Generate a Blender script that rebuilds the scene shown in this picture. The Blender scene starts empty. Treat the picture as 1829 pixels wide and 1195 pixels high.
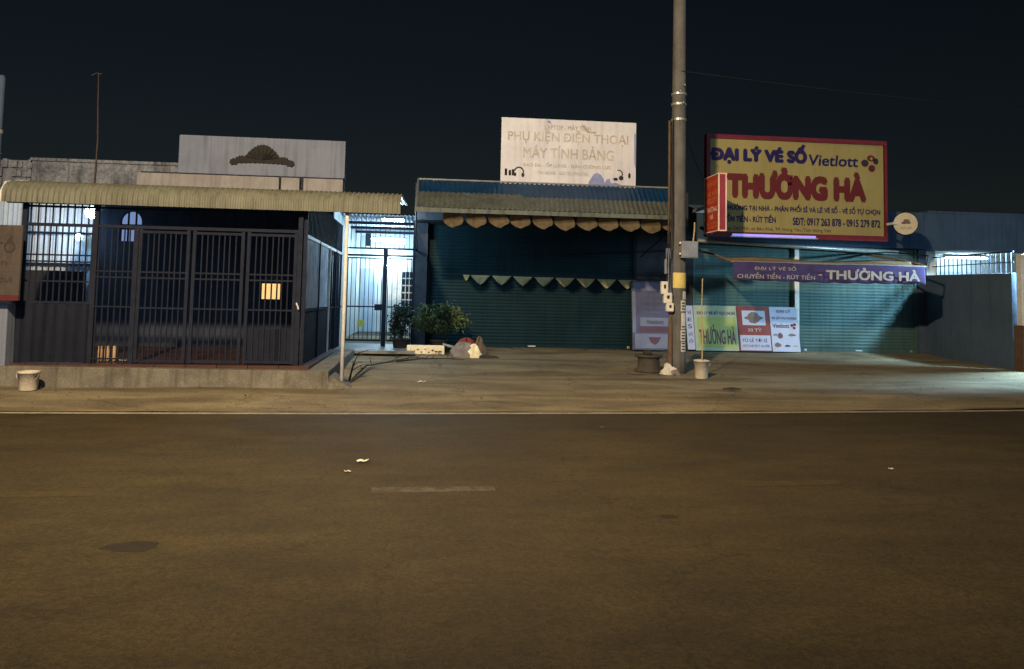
import bpy, math, random
from mathutils import Vector, Matrix
random.seed(7)
R = math.radians
SC = bpy.context.scene
COL = SC.collection

# ------------------------------------------------------------------ camera
cam_d = bpy.data.cameras.new('camera')
cam = bpy.data.objects.new('camera', cam_d); COL.objects.link(cam)
YAW, PITCH, ROLL = R(6.0), R(4.0), R(1.2)
fw = Vector((math.sin(YAW) * math.cos(PITCH), math.cos(YAW) * math.cos(PITCH), math.sin(PITCH)))
rt = Vector((math.cos(YAW), -math.sin(YAW), 0)); up = rt.cross(fw)
r2 = rt * math.cos(ROLL) + up * math.sin(ROLL); u2 = up * math.cos(ROLL) - rt * math.sin(ROLL)
cam.matrix_world = Matrix(((r2.x, u2.x, -fw.x, 0), (r2.y, u2.y, -fw.y, 0), (r2.z, u2.z, -fw.z, 1.5), (0, 0, 0, 1)))
cam_d.sensor_fit = 'HORIZONTAL'; cam_d.sensor_width = 36.0
cam_d.lens = 36.0 * 1435.0 / 1829.0
cam_d.shift_y = -(597.5 - 433.0) / 1829.0
cam_d.clip_end = 3000
SC.camera = cam

# ------------------------------------------------------------------ night sky, added fill sun, exposure
FILL_EL, FILL_AZ = R(13), R(165)
world = bpy.data.worlds.new('World'); SC.world = world; world.use_nodes = True
wn = world.node_tree; bg = wn.nodes['Background']
sky = wn.nodes.new('ShaderNodeTexSky'); sky.sky_type = 'NISHITA'; sky.sun_disc = False
sky.sun_elevation = FILL_EL; sky.sun_rotation = FILL_AZ; sky.air_density = 1.0; sky.dust_density = 0.2; sky.ozone_density = 4.0
glow = wn.nodes.new('ShaderNodeMix'); glow.data_type = 'RGBA'; glow.blend_type = 'MULTIPLY'; glow.inputs[0].default_value = 1.0
glow.inputs[7].default_value = (1.35, 1.0, .76, 1)       # town glow on the night haze
wn.links.new(sky.outputs[0], glow.inputs[6]); wn.links.new(glow.outputs[2], bg.inputs[0]); bg.inputs[1].default_value = 0.0027
sun_d = bpy.data.lights.new('fill_sun', 'SUN'); sun_d.energy = 0.62; sun_d.angle = R(30); sun_d.color = (0.50, 0.72, 1.0)  # soft cool sun added to fill the shade under the awnings
sun = bpy.data.objects.new('fill_sun', sun_d); COL.objects.link(sun); sun.location = (0, -10, 30)
sun.rotation_euler = Vector((math.sin(FILL_AZ) * math.cos(FILL_EL), math.cos(FILL_AZ) * math.cos(FILL_EL), math.sin(FILL_EL))).to_track_quat('Z', 'Y').to_euler()
vs = SC.view_settings; vs.view_transform = 'Standard'; vs.look = 'None'; vs.exposure = 0.0; vs.gamma = 1.0
SC.display_settings.display_device = 'sRGB'
SC.render.engine = 'CYCLES'
SC.cycles.use_denoising = True
SC.cycles.max_bounces = 6; SC.cycles.diffuse_bounces = 3; SC.cycles.glossy_bounces = 2; SC.cycles.sample_clamp_indirect = 3.0
SC.cycles.caustics_reflective = False; SC.cycles.caustics_refractive = False

# ------------------------------------------------------------------ materials
MATS = {}
def mat(name, col, col2=None, rough=0.8, metal=0.0, scale=3.0, fine=60.0, fine_amt=0.15, bump=0.15, bump_scale=40.0,
        streak=0.0, emit=None, emit_s=0.0, alpha=1.0, blotch=(0.35, 0.65), spec=0.2, stretch=(1, 1, 1)):
    m = bpy.data.materials.new(name); m.use_nodes = True; MATS[name] = m
    nt = m.node_tree; N = nt.nodes; L = nt.links; b = N['Principled BSDF']
    tc = N.new('ShaderNodeTexCoord'); mp = N.new('ShaderNodeMapping'); mp.inputs['Scale'].default_value = stretch
    L.new(tc.outputs['Object'], mp.inputs[0])
    n1 = N.new('ShaderNodeTexNoise'); n1.inputs['Scale'].default_value = scale; n1.inputs['Detail'].default_value = 6; n1.inputs['Roughness'].default_value = .65
    L.new(mp.outputs[0], n1.inputs['Vector'])
    rp = N.new('ShaderNodeValToRGB'); rp.color_ramp.elements[0].position = blotch[0]; rp.color_ramp.elements[1].position = blotch[1]
    c2 = col2 if col2 else tuple(c * 0.75 for c in col)
    rp.color_ramp.elements[0].color = (*col, 1); rp.color_ramp.elements[1].color = (*c2, 1)
    L.new(n1.outputs['Fac'], rp.inputs[0])
    cur = rp.outputs[0]
    if streak:
        ms = N.new('ShaderNodeMapping'); ms.inputs['Scale'].default_value = (9, 9, 0.55)
        L.new(tc.outputs['Object'], ms.inputs[0])
        n3 = N.new('ShaderNodeTexNoise'); n3.inputs['Scale'].default_value = 1.2; n3.inputs['Detail'].default_value = 5
        L.new(ms.outputs[0], n3.inputs['Vector'])
        r3 = N.new('ShaderNodeMapRange'); r3.inputs[1].default_value = .48; r3.inputs[2].default_value = .72; r3.inputs[3].default_value = 1; r3.inputs[4].default_value = 1 - streak
        L.new(n3.outputs['Fac'], r3.inputs[0])
        mx = N.new('ShaderNodeMix'); mx.data_type = 'RGBA'; mx.blend_type = 'MULTIPLY'; mx.inputs[0].default_value = 1
        L.new(cur, mx.inputs[6]); L.new(r3.outputs[0], mx.inputs[7]); cur = mx.outputs[2]
    if fine_amt:
        n2 = N.new('ShaderNodeTexNoise'); n2.inputs['Scale'].default_value = fine; n2.inputs['Detail'].default_value = 4
        L.new(tc.outputs['Object'], n2.inputs['Vector'])
        r2_ = N.new('ShaderNodeMapRange'); r2_.inputs[1].default_value = .3; r2_.inputs[2].default_value = .7
        r2_.inputs[3].default_value = 1 - fine_amt; r2_.inputs[4].default_value = 1 + fine_amt
        L.new(n2.outputs['Fac'], r2_.inputs[0])
        mx = N.new('ShaderNodeMix'); mx.data_type = 'RGBA'; mx.blend_type = 'MULTIPLY'; mx.inputs[0].default_value = 1
        L.new(cur, mx.inputs[6]); L.new(r2_.outputs[0], mx.inputs[7]); cur = mx.outputs[2]
    L.new(cur, b.inputs['Base Color'])
    if bump:
        nb = N.new('ShaderNodeTexNoise'); nb.inputs['Scale'].default_value = bump_scale; nb.inputs['Detail'].default_value = 5
        L.new(tc.outputs['Object'], nb.inputs['Vector'])
        bp = N.new('ShaderNodeBump'); bp.inputs['Strength'].default_value = bump; bp.inputs['Distance'].default_value = 0.02
        L.new(nb.outputs['Fac'], bp.inputs['Height']); L.new(bp.outputs[0], b.inputs['Normal'])
    b.inputs['Roughness'].default_value = rough; b.inputs['Metallic'].default_value = metal
    b.inputs['Specular IOR Level'].default_value = spec
    if emit:
        b.inputs['Emission Color'].default_value = (*emit, 1); b.inputs['Emission Strength'].default_value = emit_s
    if alpha < 1: b.inputs['Alpha'].default_value = alpha
    return m

def asphalt():
    m = mat('asphalt', (0.0385, 0.0282, 0.0112), (0.0285, 0.0205, 0.0080), rough=.82, scale=.45, fine=160, fine_amt=.45, bump=.5, bump_scale=120, blotch=(.36, .66), spec=.3)
    nt = m.node_tree; N = nt.nodes; L = nt.links; b = N['Principled BSDF']
    # long scuffs along the lanes and pale grit
    tc = N.new('ShaderNodeTexCoord'); mp = N.new('ShaderNodeMapping'); mp.inputs['Scale'].default_value = (.55, 1.2, 1); mp.inputs['Rotation'].default_value = (0, 0, R(-3))
    L.new(tc.outputs['Object'], mp.inputs[0])
    n = N.new('ShaderNodeTexNoise'); n.inputs['Scale'].default_value = 1.5; n.inputs['Detail'].default_value = 7; n.inputs['Roughness'].default_value = .7
    L.new(mp.outputs[0], n.inputs['Vector'])
    r = N.new('ShaderNodeMapRange'); r.inputs[1].default_value = .35; r.inputs[2].default_value = .68; r.inputs[3].default_value = .78; r.inputs[4].default_value = 1.3
    L.new(n.outputs['Fac'], r.inputs[0])
    vo = N.new('ShaderNodeTexVoronoi'); vo.inputs['Scale'].default_value = 22; L.new(tc.outputs['Object'], vo.inputs['Vector'])
    g = N.new('ShaderNodeMapRange'); g.inputs[1].default_value = .03; g.inputs[2].default_value = .1; g.inputs[3].default_value = 1.7; g.inputs[4].default_value = 1.0
    L.new(vo.outputs['Distance'], g.inputs[0])
    vc = N.new('ShaderNodeTexVoronoi'); vc.feature = 'DISTANCE_TO_EDGE'; vc.inputs['Scale'].default_value = .55; vc.inputs['Randomness'].default_value = 1
    nd = N.new('ShaderNodeTexNoise'); nd.inputs['Scale'].default_value = 3; nd.inputs['Detail'].default_value = 8; L.new(tc.outputs['Object'], nd.inputs['Vector'])
    va = N.new('ShaderNodeVectorMath'); va.operation = 'MULTIPLY_ADD'; va.inputs[1].default_value = (.5, .5, .5); L.new(nd.outputs['Color'], va.inputs[0]); L.new(tc.outputs['Object'], va.inputs[2]); L.new(va.outputs[0], vc.inputs['Vector'])
    ck = N.new('ShaderNodeMapRange'); ck.inputs[1].default_value = .0; ck.inputs[2].default_value = .006; ck.inputs[3].default_value = .62; ck.inputs[4].default_value = 1.0
    L.new(vc.outputs['Distance'], ck.inputs[0])
    vs2 = N.new('ShaderNodeTexVoronoi'); vs2.inputs['Scale'].default_value = 55; L.new(tc.outputs['Object'], vs2.inputs['Vector'])
    st_ = N.new('ShaderNodeSeparateColor'); L.new(vs2.outputs['Color'], st_.inputs[0])
    sg = N.new('ShaderNodeMapRange'); sg.inputs[3].default_value = .72; sg.inputs[4].default_value = 1.28; L.new(st_.outputs[0], sg.inputs[0])
    src = b.inputs['Base Color'].links[0].from_socket
    for s in (r.outputs[0], g.outputs[0], ck.outputs[0], sg.outputs[0]):
        mx = N.new('ShaderNodeMix'); mx.data_type = 'RGBA'; mx.blend_type = 'MULTIPLY'; mx.inputs[0].default_value = 1
        L.new(src, mx.inputs[6]); L.new(s, mx.inputs[7]); src = mx.outputs[2]
    L.new(src, b.inputs['Base Color'])
asphalt()
def pavement():
    m = mat('pavement', (0.215, 0.186, 0.128), (0.15, 0.128, 0.088), rough=.92, scale=.9, fine=70, fine_amt=.42, bump=.5, bump_scale=45, blotch=(.35, .68), spec=.2)
    nt = m.node_tree; N = nt.nodes; L = nt.links; b = N['Principled BSDF']
    # swept sand in long drifts beside the road, damp earth further in
    tc = N.new('ShaderNodeTexCoord'); mp = N.new('ShaderNodeMapping'); mp.inputs['Scale'].default_value = (.30, 1.2, 1); mp.inputs['Rotation'].default_value = (0, 0, R(-3))
    L.new(tc.outputs['Object'], mp.inputs[0])
    n = N.new('ShaderNodeTexNoise'); n.inputs['Scale'].default_value = 1.3; n.inputs['Detail'].default_value = 6; n.inputs['Roughness'].default_value = .6; n.inputs['Distortion'].default_value = .6
    L.new(mp.outputs[0], n.inputs['Vector'])
    r = N.new('ShaderNodeValToRGB'); r.color_ramp.elements[0].position = .38; r.color_ramp.elements[1].position = .62
    r.color_ramp.elements[0].color = (.62, .58, .55, 1); r.color_ramp.elements[1].color = (1.15, 1.12, 1.05, 1)
    L.new(n.outputs['Fac'], r.inputs[0])
    src = b.inputs['Base Color'].links[0].from_socket
    vc = N.new('ShaderNodeTexVoronoi'); vc.feature = 'DISTANCE_TO_EDGE'; vc.inputs['Scale'].default_value = .42
    nd = N.new('ShaderNodeTexNoise'); nd.inputs['Scale'].default_value = 2.5; nd.inputs['Detail'].default_value = 8; L.new(tc.outputs['Object'], nd.inputs['Vector'])
    va = N.new('ShaderNodeVectorMath'); va.operation = 'MULTIPLY_ADD'; va.inputs[1].default_value = (.6, .6, .6); L.new(nd.outputs['Color'], va.inputs[0]); L.new(tc.outputs['Object'], va.inputs[2]); L.new(va.outputs[0], vc.inputs['Vector'])
    ck = N.new('ShaderNodeMapRange'); ck.inputs[2].default_value = .008; ck.inputs[3].default_value = .6; ck.inputs[4].default_value = 1.0; L.new(vc.outputs['Distance'], ck.inputs[0])
    for q_ in (r.outputs[0], ck.outputs[0]):
        mx = N.new('ShaderNodeMix'); mx.data_type = 'RGBA'; mx.blend_type = 'MULTIPLY'; mx.inputs[0].default_value = 1
        L.new(src, mx.inputs[6]); L.new(q_, mx.inputs[7]); src = mx.outputs[2]
    L.new(src, b.inputs['Base Color'])
pavement()
mat('earth', (.06, .055, .045), rough=.95)
mat('line_paint', (0.3, 0.265, 0.2), (0.17, 0.145, 0.1), rough=.7, scale=5, fine=30, fine_amt=.3, blotch=(.42, .7))
mat('worn_paint', (0.074, 0.062, 0.044), (0.042, 0.033, 0.02), rough=.8, scale=9, fine=60, fine_amt=.4, blotch=(.40, .58))
mat('faint_paint', (0.0455, 0.0345, 0.0165), (0.037, 0.0272, 0.0115), rough=.85, scale=8, fine=80, fine_amt=.35, blotch=(.40, .58))
mat('tar', (0.019, 0.0155, 0.011), (0.027, 0.021, 0.013), rough=.6, scale=8)
mat('concrete', (.17, .152, .125), (.10, .09, .074), rough=.9, scale=2.2, fine=50, fine_amt=.2, bump=.5, bump_scale=18, streak=.45)
mat('pole_concrete', (0.13, 0.125, 0.12), (0.09, 0.087, 0.084), rough=.85, scale=3, streak=.35, bump=.3)
mat('red_tile', (0.07, 0.032, 0.027), (0.045, 0.024, 0.022), rough=.45, scale=4)
mat('wet_floor', (.22, .21, .2), (.12, .12, .115), rough=.3, scale=3.5, bump=.25)
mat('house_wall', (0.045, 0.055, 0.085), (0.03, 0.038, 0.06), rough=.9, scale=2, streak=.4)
mat('cool_lit_white', (0.19, 0.212, 0.285), (0.16, 0.18, 0.245), rough=.85, scale=1.5, streak=.30, fine_amt=.08)  # bluish cast of cool light is mixed into this white
mat('ledge_white', (0.3, 0.285, 0.285), (0.235, 0.22, 0.225), rough=.85, scale=2.5, streak=.28, fine_amt=.1)
mat('ornament', (0.022, 0.018, 0.017), (0.014, 0.012, 0.012), rough=.7, scale=20)
mat('moss_wall', (0.24, 0.25, 0.28), (0.09, 0.095, 0.11), rough=.95, scale=2.6, streak=.6, fine=25, fine_amt=.3, bump=.6, bump_scale=15, blotch=(.42, .66))
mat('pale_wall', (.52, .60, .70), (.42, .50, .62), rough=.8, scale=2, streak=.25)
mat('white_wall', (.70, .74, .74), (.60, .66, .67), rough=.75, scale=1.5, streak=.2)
mat('blue_wall', (0.05, 0.085, 0.14), (0.037, 0.065, 0.11), spec=0.08, rough=.85, scale=1.2, streak=.35, fine_amt=.1)
mat('grey_wall', (0.062, 0.092, 0.145), (0.048, 0.074, 0.12), spec=0.08, rough=.9, scale=1.4, streak=.15, bump=.3, bump_scale=14)
mat('dark_wall', (.035, .04, .05), (.022, .025, .032), rough=.9)
mat('yellow_sheet', (0.15, 0.15, 0.118), (0.11, 0.11, 0.085), rough=.55, scale=1.2, streak=.35, fine_amt=.1, bump=.05)
mat('blue_sheet', (0.012, 0.055, 0.14), (0.009, 0.04, 0.1), spec=0.05, rough=.5, scale=2, streak=.3, bump=.05)
mat('pale_sheet', (.12, .138, .122), (.08, .092, .083), rough=.6, scale=1.6, streak=.5, bump=.05)
mat('galv', (.45, .46, .45), (.30, .31, .31), rough=.45, metal=.6, scale=8)
mat('frame_white', (.62, .62, .60), (.45, .44, .42), rough=.6, scale=6)
mat('cage_steel', (0.019, 0.022, 0.036), (0.013, 0.016, 0.027), spec=0.05, rough=.75, scale=9)
mat('cage_sheet', (0.015, 0.018, 0.028), (0.011, 0.013, 0.021), spec=0.05, rough=.7, scale=2, streak=.4)
mat('dark_steel', (0.018, 0.021, 0.03), (0.012, 0.014, 0.02), spec=0.05, rough=.7, scale=8)
mat('side_sheet', (0.5, 0.56, 0.64), (0.26, 0.32, 0.42), rough=.7, scale=3, streak=.45, blotch=(.4, .62))
mat('valance_cloth', (0.13, 0.1, 0.062), (0.085, 0.067, 0.042), rough=.95, scale=5, streak=.3)
mat('lamplight_pale', (0.46, 0.4, 0.21), (0.36, 0.315, 0.17), rough=.95, scale=6)  # pale yellow carries the lamp light seen on the shutter
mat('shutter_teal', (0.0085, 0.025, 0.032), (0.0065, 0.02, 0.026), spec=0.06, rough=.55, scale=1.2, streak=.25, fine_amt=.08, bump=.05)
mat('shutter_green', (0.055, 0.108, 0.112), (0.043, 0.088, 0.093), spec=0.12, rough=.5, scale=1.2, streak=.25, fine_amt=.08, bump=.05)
mat('yellow_face', (0.31, 0.265, 0.1), (0.27, 0.225, 0.085), rough=.6, scale=1.0, streak=.12, fine_amt=.06, bump=.03)
mat('red_trim', (0.16, 0.018, 0.03), (0.12, 0.013, 0.024), rough=.55, scale=5)
mat('navy_letter', (0.016, 0.01, 0.085), (0.013, 0.008, 0.07), rough=.6, fine_amt=0, bump=0)
mat('red_letter', (0.12, 0.016, 0.018), (0.1, 0.013, 0.015), rough=.6, fine_amt=0, bump=0)
mat('dark_letter', (.035, .03, .04), rough=.7, fine_amt=0, bump=0)
mat('board_white', (0.7, 0.69, 0.74), (0.57, 0.565, 0.64), rough=.65, scale=1.4, streak=.16, fine_amt=.06, bump=.03)
mat('faded_letter', (.42, .38, .37), (.56, .51, .49), rough=.7, scale=5, fine_amt=.1, bump=0, blotch=(.45, .6))
mat('grey_letter', (.33, .29, .26), (.46, .42, .38), rough=.7, scale=8, fine_amt=.1, bump=0, blotch=(.45, .6))
mat('blue_stain', (.20, .23, .50), (.28, .31, .55), rough=.7, scale=5, bump=0)
mat('box_red', (.46, .055, .028), (.40, .045, .025), rough=.5, scale=4, fine_amt=.05, bump=0)
mat('box_edge', (.28, .04, .05), (.23, .03, .045), rough=.5, scale=4, fine_amt=.05, bump=0)
mat('trim_pink', (.85, .68, .62), rough=.5, fine_amt=.05, bump=0)
mat('orange_letter', (.62, .22, .09), (.56, .18, .08), rough=.6, fine_amt=0, bump=0)
mat('disc_cream', (.56, .50, .36), (.46, .40, .29), rough=.6, scale=4)
mat('awning_tan', (.24, .17, .10), (.17, .12, .075), rough=.95, scale=3, streak=.2)
mat('valance_purple', (0.06, 0.045, 0.14), (0.042, 0.03, 0.1), rough=.9, scale=3, fine_amt=.1)
mat('cream_letter', (0.36, 0.33, 0.31), (0.28, 0.255, 0.24), rough=.8, fine_amt=.05, bump=0)
mat('poster_green', (0.24, 0.29, 0.07), (0.3, 0.33, 0.14), rough=.5, scale=2.5, fine_amt=.04, bump=0)
mat('poster_pale', (0.3, 0.34, 0.26), (0.25, 0.29, 0.2), rough=.5, scale=4, fine_amt=.04, bump=0)
mat('poster_red', (0.17, 0.04, 0.035), (0.13, 0.03, 0.028), rough=.5, scale=4, fine_amt=.05, bump=0)
mat('poster_white', (0.35, 0.37, 0.49), (0.3, 0.32, 0.43), rough=.45, scale=3, fine_amt=.04, bump=0)
mat('poster_brown', (.16, .12, .10), (.10, .07, .065), rough=.6, scale=18, fine_amt=.2, bump=0)
mat('plum_letter', (0.11, 0.05, 0.075), (0.085, 0.04, 0.06), rough=.6, fine_amt=0, bump=0)
mat('standee_blue', (0.085, 0.09, 0.16), (0.06, 0.065, 0.12), rough=.5, scale=2.5, fine_amt=.1, bump=0)
mat('standee_pale', (0.17, 0.185, 0.27), (0.13, 0.145, 0.22), rough=.5, scale=3, fine_amt=.1, bump=0)
mat('wrap_yellow', (.66, .50, .15), (.56, .44, .16), rough=.6, scale=6)
mat('paper', (.60, .56, .50), (.46, .42, .38), rough=.8, scale=9)
mat('plastic_white', (.66, .62, .54), (.56, .52, .45), rough=.5, scale=6)
mat('grey_box', (.22, .24, .29), (.17, .19, .235), rough=.5, scale=5)
mat('cable', (.02, .02, .022), rough=.7, bump=0)
mat('rust_pipe', (.13, .085, .06), (.085, .06, .045), rough=.85, scale=7)
mat('bamboo', (.45, .36, .2), (.32, .25, .14), rough=.7, scale=9)
mat('bucket_cream', (.55, .49, .40), (.44, .38, .30), rough=.6, scale=5, streak=.2)
mat('drum_grey', (0.07, 0.06, 0.05), (0.045, 0.04, 0.035), rough=.95, scale=6, bump=.6, bump_scale=25)
mat('foam', (.74, .66, .48), (.66, .57, .40), rough=.8, scale=8)
mat('cloth_grey', (.21, .185, .17), (.14, .12, .11), rough=.95, scale=5)
mat('cloth_red', (.17, .04, .03), (.12, .03, .028), rough=.95, scale=5)
mat('branch', (.045, .035, .03), (.03, .024, .02), rough=.95, scale=10)
mat('leaf', (0.085, 0.11, 0.04), (0.055, 0.075, 0.03), rough=.6, scale=3, fine_amt=.2, bump=0)
mat('leaf_dark', (0.035, 0.048, 0.032), (0.022, 0.032, 0.022), rough=.6, scale=3, fine_amt=.2, bump=0)
mat('dry_leaf', (.16, .11, .06), (.09, .06, .035), rough=.9, scale=12, bump=0)
mat('brown_board', (.085, .068, .058), (.058, .047, .043), rough=.8, scale=2.5, streak=.3)
mat('board_letter', (.045, .036, .033), rough=.8, fine_amt=0, bump=0)
mat('board_red', (.10, .02, .025), rough=.8)
mat('ceramic_amber', (.50, .30, .07), (.38, .2, .06), rough=.4, scale=6)
mat('ceramic_tan', (.42, .29, .17), (.30, .2, .12), rough=.5, scale=6)
mat('steel_pot', (.5, .5, .5), rough=.3, metal=.8, scale=8)
mat('cream_board', (.72, .54, .30), (.64, .47, .26), rough=.7, scale=5, fine_amt=.08)
mat('sticker_yellow', (.50, .46, .06), rough=.6)
mat('glow_cool', (.8, .9, 1), emit=(.55, .82, 1.0), emit_s=380, bump=0, fine_amt=0)
mat('glow_tube', (.8, .9, 1), emit=(.50, .78, 1.0), emit_s=1300, bump=0, fine_amt=0)
mat('glow_porch', (.8, .9, 1), emit=(.55, .82, 1.0), emit_s=130, bump=0, fine_amt=0)
mat('glow_bulb', (.8, .9, 1), emit=(.55, .80, 1.0), emit_s=42, bump=0, fine_amt=0)
mat('glow_small', (.8, 1, .9), emit=(.75, 1.0, .85), emit_s=9, bump=0, fine_amt=0)
mat('glow_lit_pane', (.3, .4, .6), emit=(.30, .45, .85), emit_s=.55, bump=0, fine_amt=0)
mat('glow_violet', (.3, .25, .7), emit=(.28, .25, 1.0), emit_s=1.0, bump=0, fine_amt=0)
mat('glow_warm', (1, .8, .5), emit=(1, .62, .25), emit_s=30, bump=0, fine_amt=0)
mat('dark_glass', (.02, .025, .03), rough=.1, bump=0, fine_amt=0, spec=.6)
mat('brick_base', (.11, .065, .045), (.075, .045, .035), rough=.9, scale=5)
mat('cabinet', (0.028, 0.03, 0.045), (0.02, 0.022, 0.034), rough=.6, scale=3)

# ------------------------------------------------------------------ mesh helpers
ORG = {}
class MB:
    def __init__(s): s.v = []; s.f = []
    def add(s, vs_, fs):
        n = len(s.v); s.v += [tuple(p) for p in vs_]; s.f += [tuple(i + n for i in q) for q in fs]; return s
    def box(s, x0, x1, y0, y1, z0, z1):
        return s.add([(x0, y0, z0), (x1, y0, z0), (x1, y1, z0), (x0, y1, z0), (x0, y0, z1), (x1, y0, z1), (x1, y1, z1), (x0, y1, z1)],
                     [(0, 3, 2, 1), (4, 5, 6, 7), (0, 1, 5, 4), (1, 2, 6, 5), (2, 3, 7, 6), (3, 0, 4, 7)])
    def hexa(s, bot, top):
        return s.add(list(bot) + list(top), [(0, 3, 2, 1), (4, 5, 6, 7), (0, 1, 5, 4), (1, 2, 6, 5), (2, 3, 7, 6), (3, 0, 4, 7)])
    def tube(s, p0, p1, r0, r1=None, n=8):
        return s.path([p0, p1], [r0, r0 if r1 is None else r1], n)
    def path(s, pts, r, n=6):
        pts = [Vector(p) for p in pts]; k = len(pts)
        rs = r if isinstance(r, (list, tuple)) else [r] * k
        vs_ = []; fs = []
        for i, p in enumerate(pts):
            d = (pts[min(i + 1, k - 1)] - pts[max(i - 1, 0)]).normalized()
            a = Vector((0, 0, 1)) if abs(d.z) < .9 else Vector((1, 0, 0))
            u = d.cross(a).normalized(); w = d.cross(u)
            for j in range(n):
                t = 2 * math.pi * j / n; vs_.append(p + (u * math.cos(t) + w * math.sin(t)) * rs[i])
        for i in range(k - 1):
            for j in range(n):
                fs.append((i * n + j, i * n + (j + 1) % n, (i + 1) * n + (j + 1) % n, (i + 1) * n + j))
        fs.append(tuple(range(n))[::-1]); fs.append(tuple((k - 1) * n + j for j in range(n)))
        return s.add(vs_, fs)
    def lathe(s, prof, c, n=20, wob=0.0):
        vs_ = []; fs = []; k = len(prof)
        for i, (r, z) in enumerate(prof):
            for j in range(n):
                t = 2 * math.pi * j / n; q = r * (1 + wob * math.sin(3 * t + z * 20) * .5 + wob * random.uniform(-.4, .4))
                vs_.append((c[0] + q * math.cos(t), c[1] + q * math.sin(t), c[2] + z))
        for i in range(k - 1):
            for j in range(n):
                fs.append((i * n + j, i * n + (j + 1) % n, (i + 1) * n + (j + 1) % n, (i + 1) * n + j))
        fs.append(tuple(range(n))[::-1]); fs.append(tuple((k - 1) * n + j for j in range(n)))
        return s.add(vs_, fs)
    def grid(s, fn, nu, nv, flip=False):
        vs_ = [fn(i / nu, j / nv) for j in range(nv + 1) for i in range(nu + 1)]
        fs = []
        for j in range(nv):
            for i in range(nu):
                a = j * (nu + 1) + i; q = (a, a + 1, a + nu + 2, a + nu + 1)
                fs.append(q[::-1] if flip else q)
        return s.add(vs_, fs)
    def prism(s, pts, fn, d):          # pts 2-D outline, fn(a, b, depth) -> world
        n = len(pts)
        vs_ = [fn(a, b, 0) for a, b in pts] + [fn(a, b, d) for a, b in pts]
        fs = [tuple(range(n)), tuple(range(n, 2 * n))[::-1]] + [(i, i + n, (i + 1) % n + n, (i + 1) % n) for i in range(n)]
        return s.add(vs_, fs)
    def build(s, name, m, parent=None, smooth=False, org=None, bevel=0, solid=0):
        o0 = ORG[parent.name] if parent else Vector(org or (0, 0, 0))
        me = bpy.data.meshes.new(name)
        me.from_pydata([tuple(Vector(p) - o0) for p in s.v], [], s.f); me.validate(); me.update()
        me.materials.append(MATS[m])
        if smooth:
            for p in me.polygons: p.use_smooth = True
        o = bpy.data.objects.new(name, me); COL.objects.link(o)
        if parent: o.parent = parent
        else: o.location = o0
        ORG[o.name] = o0
        if solid:
            md = o.modifiers.new('solid', 'SOLIDIFY'); md.thickness = solid; md.offset = 0
        if bevel:
            md = o.modifiers.new('bevel', 'BEVEL'); md.width = bevel; md.segments = 2; md.limit_method = 'ANGLE'
        return o

def tag(o, label, cat, group=None, kind=None):
    o['label'] = label
    if cat: o['category'] = cat
    if group: o['group'] = group
    if kind: o['kind'] = kind
    return o
def struct(o, label=None):
    o['kind'] = 'structure'
    if label: o['label'] = label
    return o
def thing(name, loc, label, cat, group=None):
    o = bpy.data.objects.new(name, None); COL.objects.link(o); o.location = loc; o.empty_display_size = .1
    ORG[o.name] = Vector(loc); return tag(o, label, cat, group)
def rep(name, me, parent, at_, rot=None, scale=None):     # one more piece sharing mesh data; at_ in world
    o = bpy.data.objects.new(name, me); COL.objects.link(o); o.parent = parent
    o.location = Vector(at_) - ORG[parent.name]; ORG[o.name] = Vector(at_)
    if name == 'bar': o.rotation_euler = (random.uniform(-.004, .004), random.uniform(-.004, .004), 0)
    if rot: o.rotation_euler = rot
    if scale: o.scale = scale
    return o
def mesh_of(mb, name, m, smooth=False):
    me = bpy.data.meshes.new(name); me.from_pydata(mb.v, [], mb.f); me.validate(); me.update(); me.materials.append(MATS[m])
    if smooth:
        for p in me.polygons: p.use_smooth = True
    return me
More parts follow.
